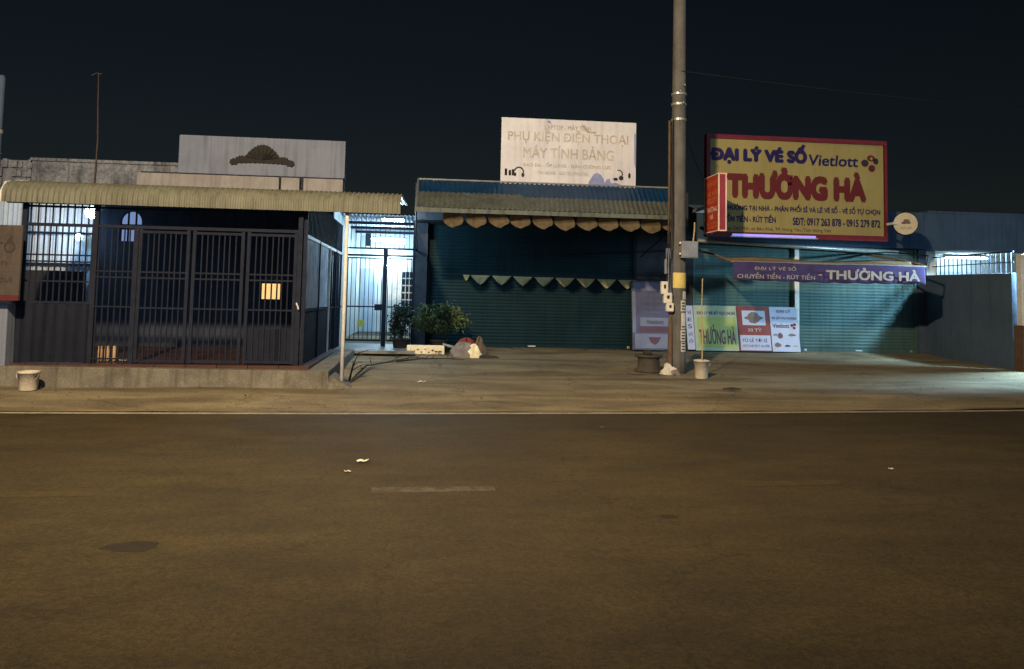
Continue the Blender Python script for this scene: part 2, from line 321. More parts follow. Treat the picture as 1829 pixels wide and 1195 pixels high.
def text(body, m, parent, O, ux, uz, w, h, name='lettering', bold=0.0, depth=.006, shear=0.0, letters=False):
    """flat letters filling a w x h box whose lower left corner is O, along ux / uz, raised by depth towards the viewer"""
    c = bpy.data.curves.new('t', 'FONT'); c.body = ''.join({'Đ': 'Ð', 'Ở': 'Ỏ\u031b', 'Ờ': 'Ò\u031b', 'ờ': 'ò\u031b', 'ợ': 'ọ\u031b', 'ớ': 'ó\u031b'}.get(ch, ch) for ch in body); c.shear = shear; c.resolution_u = 3
    t = bpy.data.objects.new('t', c); COL.objects.link(t)
    dg = bpy.context.evaluated_depsgraph_get(); me0 = bpy.data.meshes.new_from_object(t.evaluated_get(dg))
    co = [(v.co.x, v.co.y) for v in me0.vertices]; polys = [tuple(p.vertices) for p in me0.polygons]
    bpy.data.objects.remove(t); bpy.data.curves.remove(c); bpy.data.meshes.remove(me0)
    x0 = min(p[0] for p in co); x1 = max(p[0] for p in co); y0 = min(p[1] for p in co); y1 = max(p[1] for p in co)
    O = Vector(O); ux = Vector(ux).normalized(); uz = Vector(uz).normalized(); nn = ux.cross(uz)
    groups = [polys]
    if letters:
        par = list(range(len(co)))
        def find(a):
            while par[a] != a: par[a] = par[par[a]]; a = par[a]
            return a
        for p in polys:
            for q in p[1:]: par[find(q)] = find(p[0])
        isl = {}
        for p in polys: isl.setdefault(find(p[0]), []).append(p)
        rng = []
        for ps in isl.values():
            xx = [co[i][0] for p in ps for i in p]; rng.append([min(xx), max(xx), ps])
        rng.sort(key=lambda r_: -(r_[1] - r_[0])); out = []
        for r_ in rng:
            for g in out:
                if min(g[1], r_[1]) - max(g[0], r_[0]) > .4 * (r_[1] - r_[0]): g[2] = g[2] + r_[2]; break
            else: out.append(r_)
        out.sort(key=lambda r_: r_[0]); groups = [g[2] for g in out]
    k = bold * .55; last = None
    offs = [(0, 0)] if not bold else [(-k, -k), (k, -k), (-k, k), (k, k), (0, 0)] if k < .025 else [(0, 0)] + [(q * k * math.cos(a * 1.0472), q * k * math.sin(a * 1.0472)) for q in (.5, 1) for a in range(6)]
    for ps in groups:
        b = MB(); idx = sorted({i for p in ps for i in p}); mp_ = {i: n for n, i in enumerate(idx)}
        for q, (dx, dy) in enumerate(offs):
            b.add([O + ux * ((co[i][0] + dx - x0) / (x1 - x0) * w) + uz * ((co[i][1] + dy - y0) / (y1 - y0) * h) + nn * (depth + q * .0003) for i in idx], [tuple(mp_[i] for i in p) for p in ps])
        last = b.build('letter' if letters else name, m, parent)
        if not letters: last['kind'] = 'stuff'
    return last
X_, Z_ = (1, 0, 0), (0, 0, 1)
def ftext(body, m, parent, x0, z0, w, h, y, **k): return text(body, m, parent, (x0, y, z0), X_, Z_, w, h, **k)

def gz(y): return max(0.0, .042 * (y - 10.8))
def edge_y(x):
    q = max(-14, min(14, x)); y = 10.55 + .045 * q + .0035 * q * q
    return y + (x - q) * (.045 + .007 * q)

# ------------------------------------------------------------------ street lamp that lights the place (behind the camera, on the near side)
LX, LY = -3.95, -1.2
sl = thing('street_lamp', (LX, LY, 0), 'tall grey street lamp with a warm lit head on the near side of the road', 'street lamp')
MB().lathe([(.12, 0), (.12, .4), (.095, .42), (.06, 7.5), (.055, 7.8)], (LX, LY, 0), 14).build('pole', 'galv', sl, True)
MB().path([(LX, LY, 7.5), (LX + .06, LY + .15, 7.9), (LX + .4, LY + .9, 8.35), (LX + .9, LY + 2.1, 8.45)], [.045, .045, .04, .035], 8).build('arm', 'galv', sl, True)
hx, hy = LX + 1.0, LY + 2.4
hd = MB().hexa([(hx - .28, hy - .42, 8.36), (hx + .02, hy - .54, 8.36), (hx + .34, hy + .34, 8.44), (hx + .04, hy + .46, 8.44)], [(hx - .22, hy - .36, 8.54), (hx + .02, hy - .46, 8.54), (hx + .26, hy + .28, 8.52), (hx + .05, hy + .38, 8.52)]).build('lamp_head', 'galv', sl, bevel=.02)
MB().hexa([(hx - .12, hy - .26, 8.33), (hx + .04, hy - .32, 8.33), (hx + .22, hy + .22, 8.39), (hx + .07, hy + .28, 8.39)], [(hx - .14, hy - .28, 8.365), (hx + .05, hy - .35, 8.365), (hx + .24, hy + .24, 8.43), (hx + .06, hy + .30, 8.43)]).build('lens', 'glow_warm', hd)
ld = bpy.data.lights.new('street_light', 'SPOT'); ld.energy = 14000; ld.color = (1.0, .76, .45); ld.spot_size = R(122); ld.spot_blend = 1.0; ld.shadow_soft_size = .22
lo = bpy.data.objects.new('street_light', ld); COL.objects.link(lo); lo.parent = sl
LP = Vector((hx + .05, hy, 8.05)); lo.location = LP - Vector((LX, LY, 0)); lo.rotation_euler = (LP - Vector((0.9, 15, 1.5))).to_track_quat('Z', 'Y').to_euler()

# ------------------------------------------------------------------ ground, road, pavement
struct(MB().box(-600, 600, -600, 600, -.5, -.02).build('ground', 'earth'))
xs = [-60 + i * 1.0 for i in range(121)]
b = MB(); b.v = [(x, edge_y(x) - 8.6, 0) for x in xs] + [(x, edge_y(x) + .35, 0) for x in xs]
n = len(xs); NX = n; b.f = [(i, i + 1, n + i + 1, n + i) for i in range(n - 1)]
road = struct(b.build('road', 'asphalt'), 'worn dark asphalt road')
def strip(x0, x1, f0, f1, z, name, m, parent, step=.5):
    k = max(1, int((x1 - x0) / step)); b = MB()
    xs_ = [x0 + (x1 - x0) * i / k for i in range(k + 1)]
    b.v = [(x, f0(x), z) for x in xs_] + [(x, f1(x), z) for x in xs_]
    b.f = [(i, i + 1, k + 2 + i, k + 1 + i) for i in range(k)]
    return b.build(name, m, parent)
ORG[road.name] = Vector((0, 0, 0))
strip(-60, 60, lambda x: edge_y(x) - .10, lambda x: edge_y(x) + .035, .004, 'edge_line', 'line_paint', road)
strip(-60, 60, lambda x: edge_y(x) - 8.36, lambda x: edge_y(x) - 8.23, .004, 'edge_line', 'line_paint', road)
cen = lambda x: edge_y(x) - 4.13
for k in range(-9, 12):
    x0 = -.38 + k * 2.96
    strip(x0, x0 + .96, lambda x: cen(x) - .085, lambda x: cen(x) + .085, .0015, 'centre_dash', 'worn_paint' if k == 0 else 'faint_paint', road, .25)
def patch(cx, cy, rx, ry, label):
    b = MB(); n = 60
    ph = [1 + .10 * math.sin(3 * i * 6.283 / n + cx) + .07 * math.sin(7 * i * 6.283 / n + 2 * cx) + random.uniform(-.05, .05) for i in range(n)]
    pts = [(cx + rx * ph[i] * math.cos(2 * math.pi * i / n), cy + ry * ph[i] * math.sin(2 * math.pi * i / n)) for i in range(n)]
    b.prism(pts, lambda a, c, d: (a, c, .0018 - d), .0016)
    return tag(b.build('tar_patch', 'tar', org=(cx, cy, 0)), label, 'patch', 'tar patches in the road')
patch(-1.68, 5.04, .155, .10, 'larger dark oval tar patch in the near lane at left')
patch(1.73, 5.59, .062, .05, 'smaller dark round tar patch in the near lane at right')
def pav(u, v):
    x = -40 + 80 * u; y0 = edge_y(x) + .07 + .035 * math.sin(x * 2.3) * math.sin(x * .9 + 1) + .02 * math.sin(x * 7.1); y = y0 + (21.5 - y0) * v ** 1.15
    k = min(1, v * 6)
    w = .012 * k * (math.sin(x * 1.9 + y * 1.1) + math.sin(x * .7 - y * 2.3) + .6 * math.sin(x * 4.1 + 2) * math.sin(y * 3.7))
    return (x, y, max(gz(y) + w * .7, .008 + .0 * v))
pavo = struct(MB().grid(pav, 260, 36).build('sidewalk', 'pavement', smooth=True), 'sandy concrete sidewalk rising to the shopfronts')
b = MB(); b.v = [(x, -16, .14) for x in xs] + [(x, edge_y(x) - 8.62, .14) for x in xs] + [(x, edge_y(x) - 8.60, -.02) for x in xs]; n = NX
b.f = [(i, i + 1, n + i + 1, n + i) for i in range(n - 1)] + [(n + i, n + i + 1, 2 * n + i + 1, 2 * n + i) for i in range(n - 1)]
struct(b.build('near_sidewalk', 'pavement'), 'kerbed sidewalk on the near side of the road')
struct(MB().box(-40, 40, 21.5, 60, -.3, .45).build('yard_ground', 'earth'))

# ------------------------------------------------------------------ gated house on the left
PT = .385
pl = thing('yard_plinth', (-5.3, 14.8, 0), 'low stained concrete plinth carrying the barred yard on the left', 'plinth')
MB().hexa([(-10.4, 12.56, -.1), (-1.42, 12.52, -.1), (-1.42, 17, -.1), (-10.4, 17, -.1)], [(-10.4, 12.58, PT), (-1.45, 12.56, PT - .05), (-1.45, 17, PT), (-10.4, 17, PT)]).build('retaining_wall', 'concrete', pl, bevel=.012)
MB().hexa([(-1.46, 12.42, 0), (-.98, 12.62, .02), (-1.02, 13.3, .02), (-1.46, 13.6, 0)], [(-1.46, 12.60, .26), (-1.40, 12.66, .24), (-1.40, 13.2, .24), (-1.46, 13.5, .26)]).build('mortar_fillet', 'concrete', pl, bevel=.01)
tl = MB()
for i in range(14):
    for j in range(9):
        x = -8.2 + i * .46; y = 12.75 + j * .46
        if x + .45 < -1.75 and y + .45 < 17: tl.box(x, x + .45, y, y + .45, PT - .06, PT + .006 + random.uniform(0, .002))
tiles = tl.build('floor_tiles', 'red_tile', pl); tiles['kind'] = 'stuff'

hs = thing('gated_house', (-4.3, 19, 0), 'single-storey house with white parapet and dark stucco ornament behind the barred yard', 'house')
WX0, WX1 = -6.75, -1.98
w = MB()   # front wall with the arched window opening left free
ax0, ax1, az0, az1 = -6.22, -5.80, 2.50, 2.90
w.box(WX0, ax0, 17.0, 17.2, PT, 3.6); w.box(ax1, WX1, 17.0, 17.2, PT, 3.6); w.box(ax0, ax1, 17.0, 17.2, PT, az0); w.box(ax0, ax1, 17.0, 17.2, 3.14, 3.6)
cxw = (ax0 + ax1) / 2; rw = (ax1 - ax0) / 2
for k in range(12):
    t0 = math.pi * k / 12; t1 = math.pi * (k + 1) / 12
    a = (cxw + rw * math.cos(t0), az1 + rw * math.sin(t0)); c = (cxw + rw * math.cos(t1), az1 + rw * math.sin(t1))
    w.hexa([(a[0], 17.0, a[1]), (c[0], 17.0, c[1]), (c[0], 17.2, c[1]), (a[0], 17.2, a[1])], [(a[0], 17.0, 3.14), (c[0], 17.0, 3.14), (c[0], 17.2, 3.14), (a[0], 17.2, 3.14)])
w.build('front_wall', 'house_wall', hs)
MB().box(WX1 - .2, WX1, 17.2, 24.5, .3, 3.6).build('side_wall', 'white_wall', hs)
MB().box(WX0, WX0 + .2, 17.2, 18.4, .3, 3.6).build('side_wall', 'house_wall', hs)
MB().box(WX0, WX1, 17.2, 24.5, 3.45, 3.6).build('roof_slab', 'concrete', hs)
win = MB()
win.prism([(cxw + rw * math.cos(math.pi * k / 14), az1 + rw * math.sin(math.pi * k / 14)) for k in range(15)] + [(ax0, az0), (ax1, az0)], lambda a, c, d: (a, 17.12 + d, c), .02)
wo = win.build('window', 'glow_lit_pane', hs)
fr = MB()
for x in (cxw - .075, cxw + .075): fr.box(x - .012, x + .012, 17.06, 17.11, az0, az1 + rw * .93)
fr.box(ax0, ax1, 17.055, 17.115, 2.74, 2.77); fr.box(ax0, ax1, 17.055, 17.115, 2.81, 2.85)
fr.build('window_frame', 'dark_steel', wo)
pp = MB().box(-5.13, -1.77, 16.95, 17.25, 3.93, 4.72).build('parapet', 'cool_lit_white', hs, bevel=.01)
for x0, x1 in ((-5.87, -3.07), (-3.03, -2.66), (-2.58, -1.78)):
    MB().box(x0, x1, 16.78, 17.15, 3.605, 3.885).build('ledge', 'ledge_white', hs, bevel=.012)
MB().box(-5.87, -1.80, 16.98, 17.2, 3.60, 3.94).build('recess', 'dark_wall', hs)
# stucco ornament: crest with scrolls
orn = MB()
def crest(t):
    s_ = abs(t)
    h = .335 * max(0, math.cos(min(1, s_ / .62) * math.pi / 2)) ** .8
    if s_ > .45: h = max(h, .115 * max(0, 1 - ((s_ - .66) / .22) ** 2) ** .5 if abs(s_ - .66) < .22 else 0)
    if s_ > .78: h = max(h, .075 * max(0, 1 - ((s_ - .90) / .10) ** 2) ** .5 if abs(s_ - .90) < .10 else 0)
    return h
K = 72
tp = []; bt = []
for i in range(K + 1):
    t = -1 + 2 * i / K
    x = -3.45 + .655 * t
    dip = -.055 * abs(t) ** 2
    tp.append((x, 4.235 + dip + max(.012, crest(t)) + .012 * math.sin(i * 1.9)))
    bt.append((x, 4.225 + dip - .025 * max(0, 1 - t * t) - .016 * abs(math.sin(i * .62)) - (.03 if abs(t) > .75 and abs(t) < .97 else 0)))
orn.prism(bt + tp[::-1], lambda a, c, d: (a, 16.915 + d, c), .04)
for k in range(9):
    a = math.pi * (k + .5) / 9
    orn.path([(-3.45, 16.915, 4.26), (-3.45 + .2 * math.cos(a), 16.905, 4.27 + .13 * math.sin(a)), (-3.45 + .33 * math.cos(a), 16.912, 4.26 + .28 * math.sin(a))], [.012, .018, .006], 5)
oo = orn.build('ornament', 'ornament', pp)

bw = thing('mossy_wall', (-7.5, 18.6, 0), 'weathered grey wall top with dark mould streaks behind the yellow canopy', 'wall')
MB().box(-8.68, -5.2, 18.5, 18.72, .3, 4.30).build('wall', 'moss_wall', bw)
MB().box(-8.72, -5.16, 18.46, 18.76, 4.30, 4.37).build('coping', 'moss_wall', bw, bevel=.01)
bw2 = thing('crumbling_wall', (-9.2, 18.7, 0), 'short crumbling wall stub at the far left behind the canopy end', 'wall')
cr = MB(); 
for i in range(7):
    for j in range(5):
        if random.random() < .8: cr.box(-9.42 + i * .1, -9.33 + i * .1, 18.55 + random.uniform(0, .05), 18.8, 3.35 + j * .2, 3.35 + j * .2 + random.uniform(.14, .19))
cr.build('rubble', 'moss_wall', bw2); MB().box(-9.42, -8.76, 18.62, 18.8, .3, 4.32).build('wall', 'moss_wall', bw2)
an = thing('antenna_mast', (-7.33, 18.4, 0), 'thin bent antenna mast standing above the mossy grey wall', 'antenna')
MB().path([(-7.33, 18.42, 2.6), (-7.33, 18.42, 3.8), (-7.31, 18.42, 4.8), (-7.35, 18.42, 5.6), (-7.37, 18.42, 6.3)], [.017, .016, .014, .012, .01], 6).build('mast', 'rust_pipe', an)
MB().path([(-7.52, 18.42, 6.24), (-7.42, 18.42, 6.30), (-7.30, 18.42, 6.29)], .009, 5).build('crossbar', 'rust_pipe', an)

# canopy with corrugated sheet rolling over at the front
def corr(prof, x0, x1, pitch, amp, per=6, skew=0.0, xs0=0.0, xw=1.0):
    nx = int((x1 - x0) / pitch * per)
    P = [Vector((0, p[0], p[1])) for p in prof]; Nn = []
    for i in range(len(P)):
        d = (P[min(i + 1, len(P) - 1)] - P[max(i - 1, 0)]).normalized(); Nn.append(Vector((0, -d.z, d.y)))
    b = MB()
    for i, p in enumerate(P):
        for k in range(nx + 1):
            x = x0 + (x1 - x0) * k / nx; q = p + Nn[i] * amp * math.cos(2 * math.pi * (x - x0) / pitch); b.v.append((x + skew * (p.y - 15.5) * max(0, (x - xs0) / xw), q.y, q.z))
    for i in range(len(P) - 1):
        for k in range(nx): a = i * (nx + 1) + k; b.f.append((a, a + 1, a + nx + 2, a + nx + 1))
    return b
cn = thing('yard_canopy', (-3.4, 12.9, 0), 'long yellowish corrugated canopy with rolled front edge over the barred yard', 'canopy')
prof1 = [(12.68, 2.79), (12.68, 2.88), (12.70, 2.97), (12.76, 3.05), (12.86, 3.11), (13.0, 3.145), (13.4, 3.18), (15, 3.28), (17.0, 3.42)]
o = corr(prof1, -6.36, -.44, .076, .011).build('sheet', 'yellow_sheet', cn, True); 
MB().tube((-6.3, 12.74, 2.80), (-.46, 12.74, 2.82), .022).build('front_rail', 'cage_steel', cn)
for x in (-6.1, -4.4, -2.6, -1.0):
    MB().path([(x, 12.75, 2.82), (x, 13.2, 3.10), (x, 16.98, 3.34)], .022, 6).build('rafter', 'cage_steel', cn)
MB().path([(-6.36, 12.66, 2.78), (-6.37, 12.68, 2.95), (-6.37, 12.80, 3.10), (-6.36, 13.3, 3.19), (-6.36, 17, 3.44)], .018, 6).build('edge_trim', 'frame_white', cn)
MB().lathe([(.032, 0), (.030, 2.78)], (-1.27, 12.80, gz(12.8) - .05), 10).build('post', 'frame_white', cn, True)

# steel enclosure of the yard
cg = thing('steel_enclosure', (-4.0, 12.9, PT), 'dark steel barred enclosure with folding gate leaves round the house yard', 'fence')
CY = 12.9
barm = mesh_of(MB().box(-.009, .009, -.009, .009, 0, 1), 'bar', 'cage_steel')
barmd = mesh_of(MB().box(-.009, .009, -.009, .009, 0, 1), 'bar', 'dark_steel')
ZT = 2.48
def rail(x0, x1, z, t=.02, p=cg, y=CY, name='rail', m='cage_steel'): return MB().box(x0, x1, y - .02, y + .02, z - t, z + t).build(name, m, p)
rail(-6.10, -1.97, ZT, .024); rail(-6.08, -1.99, 2.76, .016)
for x in (-6.10, -5.06, -4.46, -1.99):
    MB().box(x - .035, x + .035, CY - .03, CY + .03, PT - .05, ZT - .02 if x == -4.46 else 2.95).build('post', 'cage_steel', cg)
x = -6.02
while x < -5.1:                                   # short bars above the top rail
    rep('bar', barm, cg, (x, CY, ZT + .02), scale=(1, 1, .30)); x += .105
x = -5.99
while x < -5.10:                                   # left bay over the sheet
    rep('bar', barm, cg, (x, CY, 1.29), scale=(1, 1, ZT - 1.29)); x += .088
rail(-6.06, -5.09, 2.02, .012); rail(-6.06, -5.09, 1.92, .012); rail(-6.06, -5.09, 1.62, .012); rail(-6.06, -5.09, 1.30, .016)
sh = MB().grid(lambda u, v: (-6.07 + .98 * u, CY - .03 + .008 * math.cos(u * 40), .40 + .88 * v), 90, 1).build('lower_sheet', 'cage_sheet', cg)
x = -5.00
while x < -4.52:
    rep('bar', barm, cg, (x, CY, PT), scale=(1, 1, ZT - PT)); x += .088
for z in (1.79, 1.70, 1.25, .46): rail(-5.03, -4.49, z, .011)
for li, (x0, x1) in enumerate(((-4.42, -3.66), (-3.62, -2.84), (-2.80, -2.03))):
    lf = MB(); lf.box(x0, x0 + .05, CY - .02, CY + .02, PT + .02, ZT - .03); lf.box(x1 - .05, x1, CY - .02, CY + .02, PT + .02, ZT - .03)
    lf.box(x0, x1, CY - .019, CY + .019, ZT - .09, ZT - .05); lf.box(x0, x1, CY - .019, CY + .019, PT + .03, PT + .07)
    for z in (1.79, 1.70, 1.24): lf.box(x0, x1, CY - .015, CY + .015, z - .012, z + .012)
    leaf = lf.build('gate_leaf', 'cage_steel', cg)
    n = 8
    for i in range(1, n):
        rep('bar', barm, leaf, (x0 + .05 + (x1 - x0 - .1) * i / n, CY - .002, PT + .03), scale=(1, 1, ZT - PT - .1))
    if li == 2:
        MB().box(x0 + .05, x1 - .05, CY + .021, CY + .025, PT + .06, .95).build('sheet', 'cage_sheet', leaf)
        MB().path([(x1 + .02, CY - .06, 1.36), (x1 + .05, CY - .08, 1.30), (x1 + .06, CY - .08, 1.26)], .012, 6).build('latch', 'frame_white', leaf)
# side of the enclosure along the passage
SX = -1.92
sp = MB()
MB().box(SX - .02, SX + .02, CY + .03, 18.6, 2.40, 2.45).build('rail', 'frame_white', cg)
MB().box(SX - .015, SX + .015, CY + .03, 18.6, 1.22, 1.26).build('rail', 'cage_steel', cg)
MB().grid(lambda u, v: (SX + .012 * math.cos(u * 60), CY + .05 + 3.05 * u, 1.27 + 1.12 * v), 120, 1).build('upper_sheet', 'side_sheet', cg)
MB().box(SX - .012, SX + .004, CY + .05, 16.9, .36, 1.21).build('lower_sheet', 'cage_sheet', cg)
for y in (12.95, 14.6, 16.15, 17.2): MB().box(SX - .025, SX + .03, y - .025, y + .025, .33, 2.45 if y > 13 else 2.95).build('post', 'frame_white' if y == 16.15 else 'cage_steel', cg)
y = 16.3
while y < 18.5:
    rep('bar', barmd, cg, (SX, y, .36), scale=(1, 1, 2.05)); y += .13
y = 13.1
while y < 18.5:
    rep('bar', barmd, cg, (SX, y, 2.45), scale=(1, 1, .62)); y += .16

# pale lean-to wall seen through the left bay, lit by the bulb
lw = thing('lean_to_wall', (-7.7, 17.3, PT), 'pale corrugated lean-to wall lit blue by the bulb in the yard', 'wall')
corr_w = MB().grid(lambda u, v: (-8.7 + 1.93 * u, 17.25 + .02 * math.cos(u * 1.93 / .09 * 2 * math.pi), PT + (3.3 - PT) * v), 170, 1).build('sheet', 'pale_wall', lw)
MB().box(-8.62, -6.80, 17.16, 17.22, 1.98, 2.03).build('rail', 'cage_steel', lw); MB().box(-8.62, -6.80, 17.16, 17.22, 2.62, 2.66).build('rail', 'cage_steel', lw)
MB().box(-8.9, -8.72, 12.9, 17.3, PT, 2.6).build('return_wall', 'house_wall', lw)
cb = thing('dark_cabinet', (-7.3, 16.7, PT), 'dark low cupboard against the lit lean-to wall inside the yard', 'cupboard')
MB().box(-8.3, -6.85, 16.5, 17.1, PT, 1.86).build('carcass', 'cabinet', cb, bevel=.01)
for x in (-8.28, -7.80, -7.32): MB().box(x, x + .46, 16.475, 16.499, PT + .08, 1.80).build('door', 'cabinet', cb, bevel=.006)
BX, BY, BZ = -5.285, 13.25, 2.72
bl = thing('yard_bulb', (BX, BY, BZ), 'very bright bluish bulb hanging under the canopy in the yard', 'lamp')
MB().tube((BX, BY, 3.15), (BX, BY, BZ + .15), .006).build('cord', 'cable', bl)
MB().lathe([(.022, .07), (.026, .15)], (BX, BY, BZ), 12).build('socket', 'plastic_white', bl)
MB().lathe([(.01, -.10), (.065, -.08), (.10, 0), (.08, .05), (.03, .085)], (BX, BY, BZ), 14).build('globe', 'glow_bulb', bl, True)  # globe drawn oversize so its shape takes in the flare
b2 = thing('bulb_reflection', (-6.98, 17.1, 2.5), 'small greenish white globe standing for the reflection of the bright yard bulb', 'lamp')  # glowing globe modelled for the bulb's reflection
MB().lathe([(.02, -.07), (.065, -.04), (.075, .03), (.02, .07)], (-6.98, 16.95, 2.55), 12).build('globe', 'glow_small', b2, True)
MB().box(-7.01, -6.95, 16.98, 17.24, 2.62, 2.66).build('bracket', 'cage_steel', b2)  # added holder for the reflection globe
bld = bpy.data.lights.new('lean_to_fill', 'POINT'); bld.energy = 26; bld.color = (.42, .70, 1.0); bld.shadow_soft_size = .07  # added point light that carries the bulb's glow onto the lean-to wall
blo = bpy.data.objects.new('lean_to_fill', bld); COL.objects.link(blo); blo.parent = b2; blo.location = (-.1, -.45, .15)

# things in the yard
amb = ['ceramic_amber', 'ceramic_amber', 'ceramic_tan', 'ceramic_tan', 'ceramic_tan']
words = ['bright amber jar at the left end of the row behind the bars', 'amber jar second from the left in the row behind the bars', 'tan jar in the middle of the row behind the bars', 'tan jar second from the right in the row behind the bars', 'tan jar at the right end of the row behind the bars']
for i in range(5):
    c = (-5.20 + i * .092, 13.12 + .03 * i, PT + .008)
    j = thing('jar', c, words[i], 'jar', 'jars in a row on the yard floor')
    MB().lathe([(.032, 0), (.040, .02), (.041, .17), (.032, .20), (.030, .215)], c, 14).build('body', amb[i], j, True)
    MB().lathe([(.035, .215), (.035, .235), (.01, .24)], c, 14).build('lid', 'ceramic_tan', j)
tag(MB().lathe([(.03, 0), (.06, .02), (.065, .03), (.055, .028)], (-4.67, 13.2, PT + .008), 16).build('saucer', 'plastic_white', org=(-4.67, 13.2, PT)), 'small white saucer on the yard floor beside the jars', 'saucer')
c = (-2.33, 13.25, PT + .008)
kt = thing('kettle', c, 'small shiny steel kettle on the yard floor behind the right gate leaf', 'kettle')
MB().lathe([(.07, 0), (.085, .03), (.08, .11), (.05, .16), (.02, .175), (.018, .20)], c, 16).build('body', 'steel_pot', kt, True)
MB().path([(c[0] - .06, c[1], c[2] + .14), (c[0] - .05, c[1], c[2] + .25), (c[0] + .05, c[1], c[2] + .25), (c[0] + .06, c[1], c[2] + .14)], .009, 6).build('handle', 'cable', kt)
MB().path([(c[0] + .07, c[1], c[2] + .07), (c[0] + .13, c[1], c[2] + .15)], [.018, .010], 7).build('spout', 'steel_pot', kt)
c = (-2.47, 13.15, PT + .008)
tag(MB().lathe([(.03, 0), (.036, .02), (.042, .13), (.038, .13), (.03, .03)], c, 14).build('beaker', 'ceramic_tan', org=c), 'pale tan beaker left of the steel kettle in the yard', 'beaker')
hb = thing('hanging_board', (-2.42, CY + .06, 1.4), 'cream square board hanging behind the bars of the right gate leaf', 'board')
MB().box(-2.56, -2.28, CY + .03, CY + .045, 1.41, 1.655).build('board', 'cream_board', hb, bevel=.02)
MB().path([(-2.55, CY + .04, 1.655), (-2.42, CY + .03, 1.79), (-2.29, CY + .04, 1.655)], .004, 5).build('string', 'cable', hb)

# roadside advertising board, left pillar, left pole
sb = thing('advertising_board', (-6.5, 12.4, 0), 'dark brown advertising board on legs at the left edge of the yard', 'sign')
MB().box(-7.25, -5.90, 12.42, 12.46, 1.32, 2.42).build('panel', 'brown_board', sb)
MB().box(-7.25, -5.90, 12.405, 12.419, 1.32, 1.40).build('band', 'board_red', sb)
ftext('ĐẤT TỔ', 'board_letter', sb, -6.85, 2.02, .86, .24, 12.419, letters=True, bold=.02)
ftext('hưng yên', 'board_letter', sb, -6.75, 1.80, .66, .12, 12.419)
ftext('mua bán - cho thuê', 'board_letter', sb, -6.80, 1.58, .80, .10, 12.419)
for x in (-7.10, -6.62): MB().box(x - .03, x + .03, 12.461, 12.52, .05, 2.42).build('leg', 'cage_steel', sb)
gp = thing('gate_pillar', (-6.3, 12.75, 0), 'squat pale grey concrete pillar under the advertising board', 'pillar')
MB().hexa([(-6.52, 12.60, .2), (-6.12, 12.60, .2), (-6.12, 12.86, .2), (-6.52, 12.86, .2)], [(-6.42, 12.62, 1.27), (-6.14, 12.62, 1.27), (-6.14, 12.86, 1.27), (-6.42, 12.86, 1.27)]).build('shaft', 'cool_lit_white', gp, bevel=.012)
MB().box(-6.56, -6.09, 12.57, 12.86, .16, .2 + .04).build('base', 'concrete', gp, bevel=.01)
lp = thing('concrete_post', (-6.93, 13.6, PT), 'dim concrete post cut off by the left edge of the picture', 'post')
MB().lathe([(.07, 0), (.055, 4.5), (.04, 4.55)], (-6.93, 13.6, .38), 14).build('shaft', 'grey_wall', lp, True)
MB().lathe([(.068, 3.6), (.068, 3.66)], (-6.93, 13.6, .38), 14).build('band', 'galv', lp)

def bucket(c, r0, r1, h, label):
    t = thing('bucket', c, label, 'bucket')
    MB().lathe([(r0, 0), (r0 * 1.02, .01), (r1, h - .03), (r1 * 1.07, h - .03), (r1 * 1.07, h), (r1 * .96, h), (r1 * .93, h - .04), (r0 * .93, .06)], c, 22).build('body', 'bucket_cream', t, True)
    MB().path([(c[0] + r1 * 1.1 * math.cos(a), c[1] - r1 * .25 - r1 * 1.0 * math.sin(a) * .35, c[2] + h - .03 - .13 * math.sin(a)) for a in [math.pi * k / 10 for k in range(11)]], .004, 5).build('handle', 'galv', t)
    return t
bucket((-5.59, 12.20, gz(12.2)), .115, .14, .27, 'cream plastic bucket standing against the low concrete plinth')

# ------------------------------------------------------------------ passage with gate
pg = thing('passage_house', (-1.1, 22, 0), 'brightly lit white passage and inner house front behind the barred gate', 'house')
MB().box(-1.97, -.05, 24.0, 24.2, .3, 3.5).build('back_wall', 'white_wall', pg)
MB().box(-.22, -.02, 18.62, 24.0, .3, 3.6).build('right_wall', 'white_wall', pg)
MB().box(-1.975, -.22, 17.0, 24.0, .30, .36).build('floor', 'wet_floor', pg)
corr([(18.4, 3.34), (21, 3.30), (24, 3.28)], -1.97, -.06, .09, .012).build('roof_sheet', 'pale_wall', pg)
for y in (19.4, 20.8, 22.2): MB().box(-1.97, -.1, y - .02, y + .02, 3.20, 3.27).build('beam', 'dark_steel', pg)
dw = MB().box(-1.10, -.38, 23.94, 23.999, .38, 2.35).build('door', 'frame_white', pg)
dg_ = MB()
for i in range(3):
    for j in range(6): dg_.box(-.72 + i * .11, -.63 + i * .11, 23.925, 23.939, 1.0 + j * .21, 1.17 + j * .21)
dg_.build('panes', 'dark_glass', dw)
MB().box(-1.86, -1.5, 23.96, 23.999, .40, 2.3).build('door', 'pale_wall', pg)
MB().box(-1.75, -1.60, 22.9, 23.0, 2.9, 3.25).build('meter_box', 'cabinet', pg)
tlp = thing('tube_lamp', (-1.0, 21, 2.9), 'glowing fluorescent tube across the white passage above the gate', 'lamp')
MB().box(-1.46, -.56, 21.02, 21.07, 2.95, 3.0).build('fitting', 'frame_white', tlp)
MB().tube((-1.43, 21.0, 2.955), (-.59, 21.0, 2.87), .025, n=10).build('tube', 'glow_cool', tlp)
for x in (-1.4, -.62): MB().tube((x, 21.04, 3.0), (x, 21.04, 3.30), .006, n=5).build('hanger', 'cable', tlp)
tf = thing('canopy_tube', (-.75, 17, 3.05), 'thin fluorescent tube under the canopy roof at the passage mouth', 'lamp')
MB().box(-.97, -.50, 16.98, 17.02, 3.12, 3.17).build('fitting', 'frame_white', tf)
